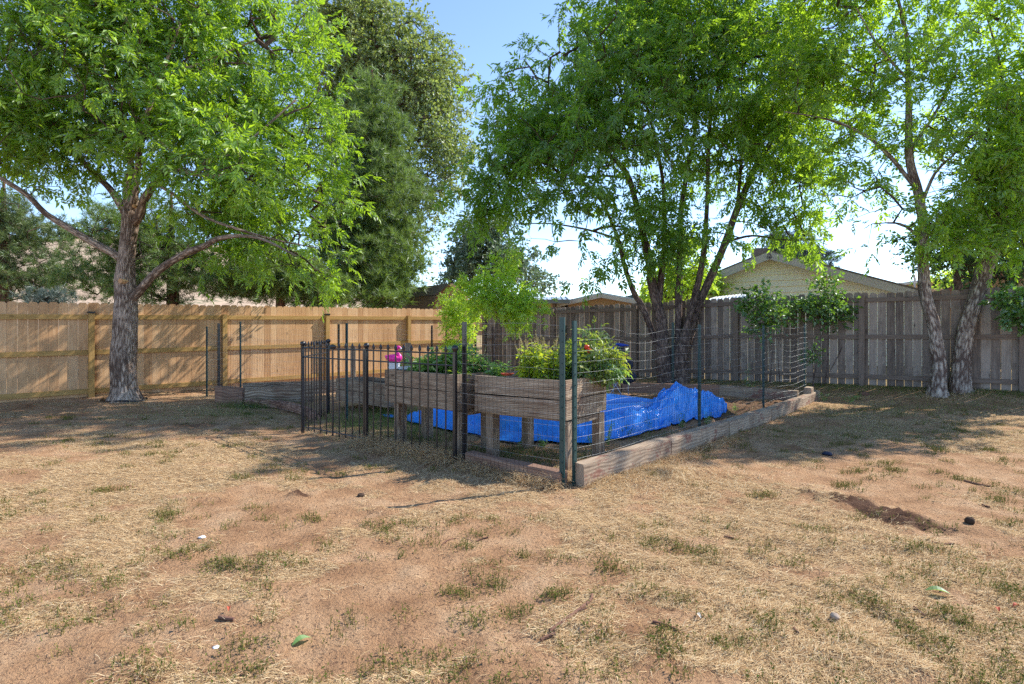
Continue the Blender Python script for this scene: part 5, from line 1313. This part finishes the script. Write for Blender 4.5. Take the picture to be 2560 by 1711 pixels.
sapling('lilac_shrub', 'heart leaved lilac shoots in front of the weathered fence, right of the wire garden', v3(P(2075, 965, Yl)[:2], .2), [[(2062, 965, Yl, .012), (2072, 860, Yl, .01), (2066, 800, Yl, .008), (2072, 740, Yl, .004)], [(2030, 968, Yl, .01), (2044, 890, Yl, .008), (2050, 820, Yl, .006), (2000, 780, Yl, .003)], [(2052, 965, Yl, .01), (2100, 880, Yl, .008), (2120, 800, Yl, .004)]],
        [(2060, 775, 85, 38, Yl, .45), (2070, 715, 34, 32, Yl, .25), (2120, 800, 32, 30, Yl, .25), (2138, 840, 16, 14, Yl, .15, .7), (2010, 770, 35, 30, Yl, .3)], 120, M['leaf_lilac'], 43, .085, .75, 'single', nt=3, per=4, tl=.24, cat='shrub')
sapling('lilac_shrub', 'rounder lilac clump behind the far end of the wire mesh', v3(P(1915, 960, Yl + .3)[:2], .2), [[(1925, 960, Yl + .3, .012), (1930, 870, Yl + .3, .01), (1915, 790, Yl + .3, .006), (1900, 740, Yl + .3, .003)], [(1950, 960, Yl + .3, .01), (1945, 870, Yl + .3, .008), (1960, 800, Yl + .3, .003)]],
        [(1900, 755, 46, 38, Yl, .35), (1925, 790, 45, 38, Yl, .35), (1895, 815, 20, 26, Yl, .2)], 90, M['leaf_lilac'], 44, .085, .75, 'single', nt=3, per=4, tl=.24, cat='shrub')
sapling('small_shrub', 'small sparse shrub right of the far corner post', v3(P(2030, 970, 11)[:2], .15), [[(2034, 975, 11, .008), (2033, 930, 11, .007), (2030, 870, 11, .003)]],
        [(2032, 880, 20, 32, 11, .2), (2016, 905, 10, 10, 11, .1)], 26, M['leaf_lilac'], 45, .06, .5, 'single', nt=2, per=5, tl=.12, cat='shrub')
sapling('leafy_bough_shrub', 'heart leaved shrub at the right edge before the weathered fence', v3(P(2590, 985, 9.6)[:2], .25), [[(2600, 990, 9.6, .02), (2600, 860, 9.6, .015), (2570, 770, 9.6, .008), (2520, 750, 9.6, .004)]],
        [(2530, 750, 45, 26, 9.6, .3), (2570, 785, 60, 35, 9.6, .35), (2525, 790, 14, 22, 9.6, .1, .6)], 95, M['leaf_lilac'], 46, .08, .8, 'single', nt=3, per=5, tl=.13, cat='shrub')
# tall weeds
weeds = [(1517, 1105, 6.85, .32), (1480, 1105, 6.9, .2), (1568, 1090, 7.3, .24), (1618, 1080, 7.6, .22), (1870, 965, 11.6, .85), (1880, 965, 11.4, .3), (1705, 1068, 8.0, .2), (1838, 1012, 9.5, .14), (2060, 985, 10.4, .2), (2140, 985, 10.4, .16), (2122, 988, 10.2, .14), (1770, 1055, 8.3, .2), (1360, 1120, 6.7, .16), (1310, 1118, 6.75, .14)]
wl_ = ['spindly weed before the tarp, just right of the near planter', 'leafy weed at the right leg of the near planter', 'thin weed against the tarp between two posts', 'short weed inside the red patched timber', 'tall single stemmed weed by the weathered fence', 'short weed at the foot of the tall single stemmed weed', 'weed between the tarp peaks and the timber', 'small weed inside the bare bed corner', 'upright pale weed near the far right corner', 'grassy weed by the weathered fence post', 'low weed left of the fence post at right', 'weed at the pointed right end of the tarp', 'low weed beneath the near planter', 'small weed between the planter legs']
for k, (px_, py_, Y, h) in enumerate(weeds):
    p = P(px_, py_, Y); p[2] = gz(p[0], p[1]) - .01
    leafy(wl_[k], 'weed', 'weed', p, h, .05 + .1 * h, 3 if h < .6 else 1, M['leaf_herb'], .045 + .02 * (h > .5), 14 if h < .6 else 34, 400 + k, lw=.4, group='tall weeds in the garden')

# ------------------------------------------------------------------ grass and litter
def blades(x, y, L, W, tilt, heading, m, name, curl=.4, seed=0, segs=2, z0=0.0):
    """ribbon blades"""
    r = np.random.default_rng(seed); N = len(x); z = gz(x, y) + z0
    h = np.stack([np.cos(heading), np.sin(heading), np.zeros(N)], -1); s = np.stack([-np.sin(heading), np.cos(heading), np.zeros(N)], -1)
    s = norm(s + np.array([0, 0, 1]) * r.normal(0, .25, (N, 1)))
    rows = []; p = np.stack([x, y, z], -1); tl = tilt.copy(); hd = heading.copy(); W = np.broadcast_to(W, (N,))
    rows.append((p, W))
    for k in range(segs):
        d = np.stack([np.cos(hd) * np.cos(tl), np.sin(hd) * np.cos(tl), np.sin(tl)], -1); p = p + d * (L / segs)[:, None]
        rows.append((p, W * (1 - (k + 1) / segs * .85))); tl = tl - curl * r.uniform(.3, 1.3, N); hd = hd + r.normal(0, .55, N)
        tl = np.maximum(tl, -.25)
    V = np.stack([q + s * w[:, None] * sg for q, w in rows for sg in (-.5, .5)], 1)
    V[..., 2] = np.maximum(V[..., 2], (gz(V[..., 0], V[..., 1]) + .0015) if N < 400000 else V[..., 2])
    nv = 2 * (segs + 1); V = V.reshape(-1, 3); b = np.arange(N)[:, None] * nv
    Fa = np.stack([np.concatenate([b + 2 * k, b + 2 * k + 1, b + 2 * k + 3, b + 2 * k + 2], 1) for k in range(segs)], 1).reshape(-1, 4)
    mb = MB(); mb.add(V, Fa); return mb
def scatter(n, dens, y0=1.75, y1=12, pw=1.7, seed=0, xr=1.0):
    r = np.random.default_rng(seed); u = r.uniform(0, 1, n * 3)
    e = 2 - pw; yy = (y0 ** e + u * (y1 ** e - y0 ** e)) ** (1 / e); xx = r.uniform(-xr, xr, len(yy)) * yy
    keep = r.uniform(0, 1, len(yy)) < dens(xx, yy); return xx[keep][:n], yy[keep][:n]
def inyard(x, y):
    d = (FENCE_A[0] - x) * FN[0] + (FENCE_A[1] - y) * FN[1]; dl = (x - LF0[0]) * LN[0] + (y - LF0[1]) * LN[1]
    return (d > .05) & (dl > .05)
r = np.random.default_rng(77)
dn = lambda x, y: np.where(poly_mask(x, y, GARDEN), .06, np.clip(straw_density(x, y) * 1.0 + .03, 0, 1) ** 1.7) * inyard(x, y) * (1 - .8 * dark_patch(x, y))
x, y = scatter(230000, dn, 1.7, 11, 1.75, 5)
N = len(x); L = r.uniform(.02, .085, N); hd = r.uniform(0, 6.28, N) * .7 + 2.2 + 1.2 * fbm(x * .8, y * .8, 99, 2)
mb = blades(x, y, L, .0016 + .00045 * y, r.uniform(-.05, .5, N) ** 1.0, hd, None, '', .45, 6)
tag(mb.build('dry_grass', M['straw']), 'short matted straw coloured grass over the yard', 'grass', kind='stuff')
# scattered dark litter
x, y = scatter(26000, lambda x, y: inyard(x, y) * .8, 1.7, 10, 1.6, 15); N = len(x)
mb = blades(x, y, r.uniform(.006, .03, N), .002 + .0006 * y, np.zeros(N) + .05, r.uniform(0, 6.28, N), None, '', .2, 16, segs=1)
tag(mb.build('ground_litter', island_mat('brown leaf litter', [(0, (.06, .035, .025)), (.6, (.14, .08, .05)), (1, (.3, .2, .12))])), 'small brown bits of bark and leaf lying on the soil', 'litter', kind='stuff')
# weed clumps
rr = np.random.default_rng(21); cx, cy = scatter(520, lambda x, y: np.clip(fbm(x * .9 + 9, y * 1.3, 88, 3) * 2.6 - .95, 0, 1) * inyard(x, y) * ~poly_mask(x, y, GARDEN), 1.9, 9.5, 1.25, 22)
cl = [(px_of_[0], px_of_[1]) for px_of_ in ()]
hand = [(640, 1420, .16), (690, 1400, .12), (430, 1400, .10), (560, 1430, .1), (640, 1490, .08), (1160, 1480, .12), (1240, 1460, .1), (1380, 1510, .1), (1300, 1540, .12), (1550, 1430, .1), (1690, 1370, .14), (1640, 1360, .08), (1750, 1400, .08), (1840, 1600, .1), (2150, 1500, .12), (2200, 1520, .1), (2290, 1590, .14), (2380, 1540, .14), (2520, 1480, .1), (2540, 1660, .14), (1700, 1640, .12), (1050, 1640, .12), (1120, 1670, .1), (1190, 1560, .1), (420, 1290, .12), (250, 1230, .1), (540, 1420, .08), (600, 1200, .08), (1000, 1310, .06), (1900, 1240, .1), (2100, 1210, .12), (2250, 1180, .14), (2400, 1200, .14), (2350, 1130, .12), (2480, 1130, .14), (2200, 1160, .12)]
cx = np.concatenate([cx, [P(a, b, 1991 / (b - 822))[0] for a, b, c in hand for _ in range(4)]]); cy = np.concatenate([cy, [1991 / (b - 822) for a, b, c in hand for _ in range(4)]])
cx = cx + rr.normal(0, .05, len(cx)); cy = cy + rr.normal(0, .05, len(cy))
cnt = rr.integers(12, 42, len(cx)); X = np.repeat(cx, cnt); Yq = np.repeat(cy, cnt); N = len(X)
X = X + rr.normal(0, .045, N); Yq = Yq + rr.normal(0, .04, N)
mb = blades(X, Yq, rr.uniform(.02, .06, N), .0026 + .0005 * Yq, rr.uniform(.7, 1.5, N), rr.uniform(0, 6.28, N), None, '', .15, 23)
# small leaves on the stems
ii = rr.integers(0, N, N); B = np.stack([X[ii], Yq[ii], gz(X[ii], Yq[ii]) + rr.uniform(.005, .035, N)], -1) + rr.normal(0, .006, (N, 3))
leaves(mb, B, rand_dirs(N, rr) * np.array([1, 1, .3]) + np.array([0, 0, .4]), np.tile(UP, (N, 1)) + rr.normal(0, .4, (N, 3)), rr.uniform(.01, .022, N), rr.uniform(.005, .01, N), .1, .1)
tag(mb.build('weed_tufts', M['weed']), 'low olive green weed tufts scattered through the dry grass', 'weeds', kind='stuff')
# long dry grass along the iron panel and near corner
def strip(p0, p1, n, w, Lr, m, name, lab, cat, seed, tilt=(.2, 1.2), bias=None, off=0, wd=.0042, curl=.45):
    r = np.random.default_rng(seed); t_ = r.uniform(0, 1, n); p0 = np.asarray(p0); p1 = np.asarray(p1); d = norm(p1 - p0); nn = np.array([-d[1], d[0]])
    q = p0 + (p1 - p0) * t_[:, None] + nn * (r.normal(0, w, n) + off)[:, None]
    hd = r.uniform(0, 6.28, n) if bias is None else r.normal(bias, .8, n)
    return blades(q[:, 0], q[:, 1], r.uniform(*Lr, n), wd, r.uniform(*tilt, n), hd, m, name, curl, seed, segs=4)
mb = MB()
def merge(mb, o):
    for V, Fa, Uv in zip(o.V, o.Fs, o.U): mb.V.append(V); mb.Fs.append(Fa + mb.n); mb.U.append(Uv); mb.n += len(V)
for a in [(IM, IR, 7000, .09, (.10, .32), 3.9), (IR + [.1, -.1], C0, 4200, .08, (.08, .24), 4.0), (C0 + [.2, 0], C0 + rd * 3.2 + [.15, -.15], 4600, .12, (.05, .16), 5.4), (C0 + rd * 3 + [.2, -.1], RC + [.1, -.2], 1400, .1, (.04, .1), 5.4), (IL, IM, 700, .06, (.03, .08), 4)]:
    merge(mb, strip(a[0], a[1], a[2], a[3], a[4], None, '', '', '', 500 + a[2], bias=a[5], off=0))
for cx_, cy_, n_ in ((P(312, 990, Y1)[0], P(312, 990, Y1)[1] - .1, 500), (P(2343, 988, Y3)[0], Y3 - .1, 500), (P(2400, 988, Y4)[0], Y4 - .1, 500), (P(1690, 955, Y2)[0], Y2 - .2, 400)):
    aa = rng.uniform(0, 6.28, n_); rr_ = rng.uniform(.16, .42, n_); xx_ = cx_ + np.cos(aa) * rr_; yy_ = cy_ + np.sin(aa) * rr_
    merge(mb, blades(xx_, yy_, rng.uniform(.03, .10, n_), .005, rng.uniform(.3, 1.4, n_), rng.uniform(0, 6.28, n_), None, '', .4, int(n_ + cx_ * 10 + 50), segs=3))
tag(mb.build('long_dry_grass', M['straw']), 'long bleached grass drooping along the iron panel and timbers', 'grass', kind='stuff')
# fluffy straw drift right of the near corner
x = r.normal(1.25, .5, 9000); y = r.normal(5.35, .28, 9000); N = len(x)
mb = blades(x, y, r.uniform(.04, .12, N), .0035, r.uniform(0, .7, N), r.uniform(0, 6.28, N), None, '', .35, 61, segs=3, z0=.004)
x = r.normal(-.6, .55, 5000); y = 5.35 - (x + .6) * .6 + r.normal(0, .16, 5000); N = len(x)
merge(mb, blades(x, y, r.uniform(.03, .09, N), .003, r.uniform(0, .5, N), r.uniform(0, 6.28, N), None, '', .35, 62, segs=3, z0=.002))
tag(mb.build('straw_drift', M['straw']), 'loose pale straw heaped beside the near garden corner', 'grass', kind='stuff')
# green grass
mb = MB(); r = np.random.default_rng(90)
def gpatch(cx, cy, sx, sy, n, Lr, seed, wd=.004):
    r = np.random.default_rng(seed); x = r.normal(cx, sx, n); y = r.normal(cy, sy, n); k = inyard(x, y); x = x[k]; y = y[k]; N = len(x)
    merge(mb, blades(x, y, r.uniform(*Lr, N), wd, r.uniform(.7, 1.5, N), r.uniform(0, 6.28, N), None, '', .3, seed + 1, segs=3))
gpatch(-2.0, 8.7, .5, .6, 3200, (.05, .18), 91); gpatch(-1.2, 7.4, .35, .35, 1600, (.04, .12), 92); gpatch(-.2, 6.3, .4, .2, 1300, (.03, .10), 93); gpatch(.7, 6.2, .4, .25, 1200, (.03, .09), 94)
gpatch(-4.4, 10.0, .35, .12, 1500, (.06, .2), 95); gpatch(-4.6, 9.3, .9, .35, 2200, (.02, .05), 96); gpatch(4.3, 7.6, 1.2, .4, 3400, (.015, .04), 97); gpatch(6.6, 9.3, 1.6, .35, 4200, (.015, .05), 98)
gpatch(1.7, 7.3, .6, .15, 700, (.03, .1), 99); gpatch(3.3, 8.9, .4, .15, 500, (.03, .09), 100)
u_ = r.uniform(-.5, 6.2, 7000); d_ = np.abs(r.normal(0, .35, 7000)) + .06; x = FENCE_A[0] + FD[0] * u_ - FN[0] * d_; y = FENCE_A[1] + FD[1] * u_ - FN[1] * d_
merge(mb, blades(x, y, r.uniform(.02, .08, 7000), .005, r.uniform(.5, 1.4, 7000), r.uniform(0, 6.28, 7000), None, '', .4, 101, segs=3))
u_ = r.uniform(6.2, 12, 2600); d_ = np.abs(r.normal(0, .5, 2600)) + .06; x = FENCE_A[0] + FD[0] * u_ - FN[0] * d_; y = FENCE_A[1] + FD[1] * u_ - FN[1] * d_
merge(mb, blades(x, y, r.uniform(.02, .1, 2600), .005, r.uniform(.5, 1.4, 2600), r.uniform(0, 6.28, 2600), None, '', .4, 102, segs=3))
tag(mb.build('green_grass', M['grass']), 'green grass patches inside the garden and along the weathered fence', 'grass', kind='stuff')

# twigs lying about
tw = [((1375, 1590), (1470, 1520), (1480, 1500), .009, 'longest forked stick lying in the front centre', ), ((1352, 1608), (1370, 1600), (1388, 1597), .010, 'short thick stick just below the longest one'), ((1632, 1560), (1660, 1570), (1695, 1584), .006, 'thin stick right of the longest stick'), ((548, 1556), (565, 1562), (585, 1564), .009, 'reddish curved stick in the left foreground'),
      ((2330, 1357), (2360, 1360), (2385, 1360), .006, 'pale bleached stick below the dark soil patch'), ((1810, 1340), (1822, 1342), (1835, 1346), .007, 'small dark stick left of the dark soil patch'), ((2285, 1520), (2300, 1530), (2312, 1538), .007, 'dark stick in the straw near the right edge'), ((2410, 1205), (2440, 1212), (2475, 1218), .007, 'long thin stick in the upper right lawn'), ((1190, 1350), (1205, 1346), (1220, 1344), .006, 'small dark stick in the middle of the bare soil'), ((1105, 1360), (1120, 1352), (1140, 1342), .004, 'pale curved twig in the bare soil'), ((2455, 1263), (2465, 1266), (2473, 1269), .008, 'short dark stick above the straw on the right'), ((1985, 1575), (1990, 1585), (1994, 1592), .008, 'stubby stick near the round stone')]
for a, b, c, rad, lab in tw:
    pts = []
    for q in (a, b, c):
        Yq_ = 1991 / (q[1] - 822); xx = (q[0] - HX) / F * Yq_; pts.append([xx, Yq_, gz(xx, Yq_) + rad * .8 + .002, rad * rng.uniform(.7, 1.1)])
    pl = catmull(np.array(pts), .02); mb = MB(); tube(mb, pl[:, :3], pl[:, 3], 8, .15, seed=int(a[0]))
    if rad == .009 and a[0] == 1375: tube(mb, [pl[len(pl) // 2, :3], pl[len(pl) // 2, :3] + np.array([.05, .01, .01])], [.006, .003], 6)
    tag(mb.build('stick', M['twig'], None, origin=pl[0, :3]), lab, 'stick', 'sticks lying on the lawn')
# stones / clods
def pebble(px_, py_, rad, m, name, lab, cat, sq=.7, seed=0, lift=.5):
    Yq_ = 1991 / (py_ - 822); xx = (px_ - HX) / F * Yq_; c = np.array([xx, Yq_, gz(xx, Yq_) + rad * sq * lift])
    th, ph = np.meshgrid(np.linspace(0, 2 * math.pi, 17), np.linspace(0, math.pi, 10)); n = 1 + .35 * (fbm(np.cos(th) * np.sin(ph) * 2 + seed, np.sin(th) * np.sin(ph) * 2 + np.cos(ph) * 3, seed, 3) - .5) * 2
    V = np.stack([np.cos(th) * np.sin(ph) * rad * n, np.sin(th) * np.sin(ph) * rad * n, np.cos(ph) * rad * sq * n], -1) + c
    mb = MB(); i = np.arange(9)[:, None] * 17; j = np.arange(16)[None, :]; mb.add(V.reshape(-1, 3), np.stack([i + j, i + 17 + j, i + 17 + j + 1, i + j + 1], -1).reshape(-1, 4))
    tag(mb.build(name, m, None, origin=c, smooth=True), lab, cat)
pebble(505, 1349, .022, M['white'], 'bottle_cap', 'tiny white cap lying in the weeds of the left foreground', 'cap', .35, 1)
pebble(2087, 1552, .02, M['stone'], 'round_stone', 'small round pale stone in the straw at the lower right', 'stone', .9, 2)
pebble(2424, 1310, .03, M['potsoil'], 'sprinkler_head', 'dark cup shaped object beside the dark soil patch', 'sprinkler head', .9, 3, .8)
pebble(2068, 1137, .05, M['navy'], 'dark_clod', 'small dark blue black lump at the edge of the lawn shade', 'object', .5, 4)
pebble(903, 1248, .03, M['potsoil'], 'soil_clod', 'dark clod on the bare soil below the iron gate', 'clod', .6, 5)
pebble(2160, 1008, .09, M['twig'], 'half_buried_stone', 'half buried brown stone near the weathered fence', 'stone', .6, 6, .2)
pebble(540, 1620, .014, M['white'], 'paper_scrap', 'small white scrap in the left foreground', 'scrap', .3, 7)
# fallen leaves
def fallen(px_, py_, L, m, lab, hd, seed):
    Yq_ = 1991 / (py_ - 822); xx = (px_ - HX) / F * Yq_; r = np.random.default_rng(seed); mb = MB(); c = np.array([xx, Yq_, gz(xx, Yq_) + .012])
    n = 7
    V = []; 
    for k in range(n):
        s = k / (n - 1); w = L * .22 * math.sin(math.pi * min(s * 1.05 + .02, 1)) ** .8 + .0005; ctr = c + np.array([math.cos(hd), math.sin(hd), 0]) * L * (s - .5) + UP * (.012 * math.sin(s * 3.1)); sd = np.array([-math.sin(hd), math.cos(hd), 0])
        V += [ctr - sd * w + UP * w * .5, ctr, ctr + sd * w + UP * w * .5]
    Fa = [[3 * k + a, 3 * k + a + 1, 3 * k + a + 4, 3 * k + a + 3] for k in range(n - 1) for a in (0, 1)]
    mb.add(np.array(V), Fa); tag(mb.build('fallen_leaf', m, None, origin=c), lab, 'leaf', 'fallen leaves on the lawn')
fallen(755, 1608, .09, M['leaf_herb'], 'green fallen leaf in the lower left foreground', .8, 1)
fallen(2345, 1488, .11, M['leaf_herb'], 'large curled green leaf in the straw at right', -.4, 2)
fallen(2494, 1528, .04, M['terracotta'], 'tiny red leaf near the right edge', 1.2, 3)
fallen(2540, 1522, .04, M['terracotta'], 'tiny red leaf right at the right edge', .2, 4)
fallen(572, 1541, .035, M['terracotta'], 'tiny red leaf above the curved stick', 2, 5)
fallen(1745, 1551, .04, M['fasciay'], 'small pale leaf in the right foreground', 2, 6)

for o in bpy.data.objects:
    if '_o' in o: del o['_o']
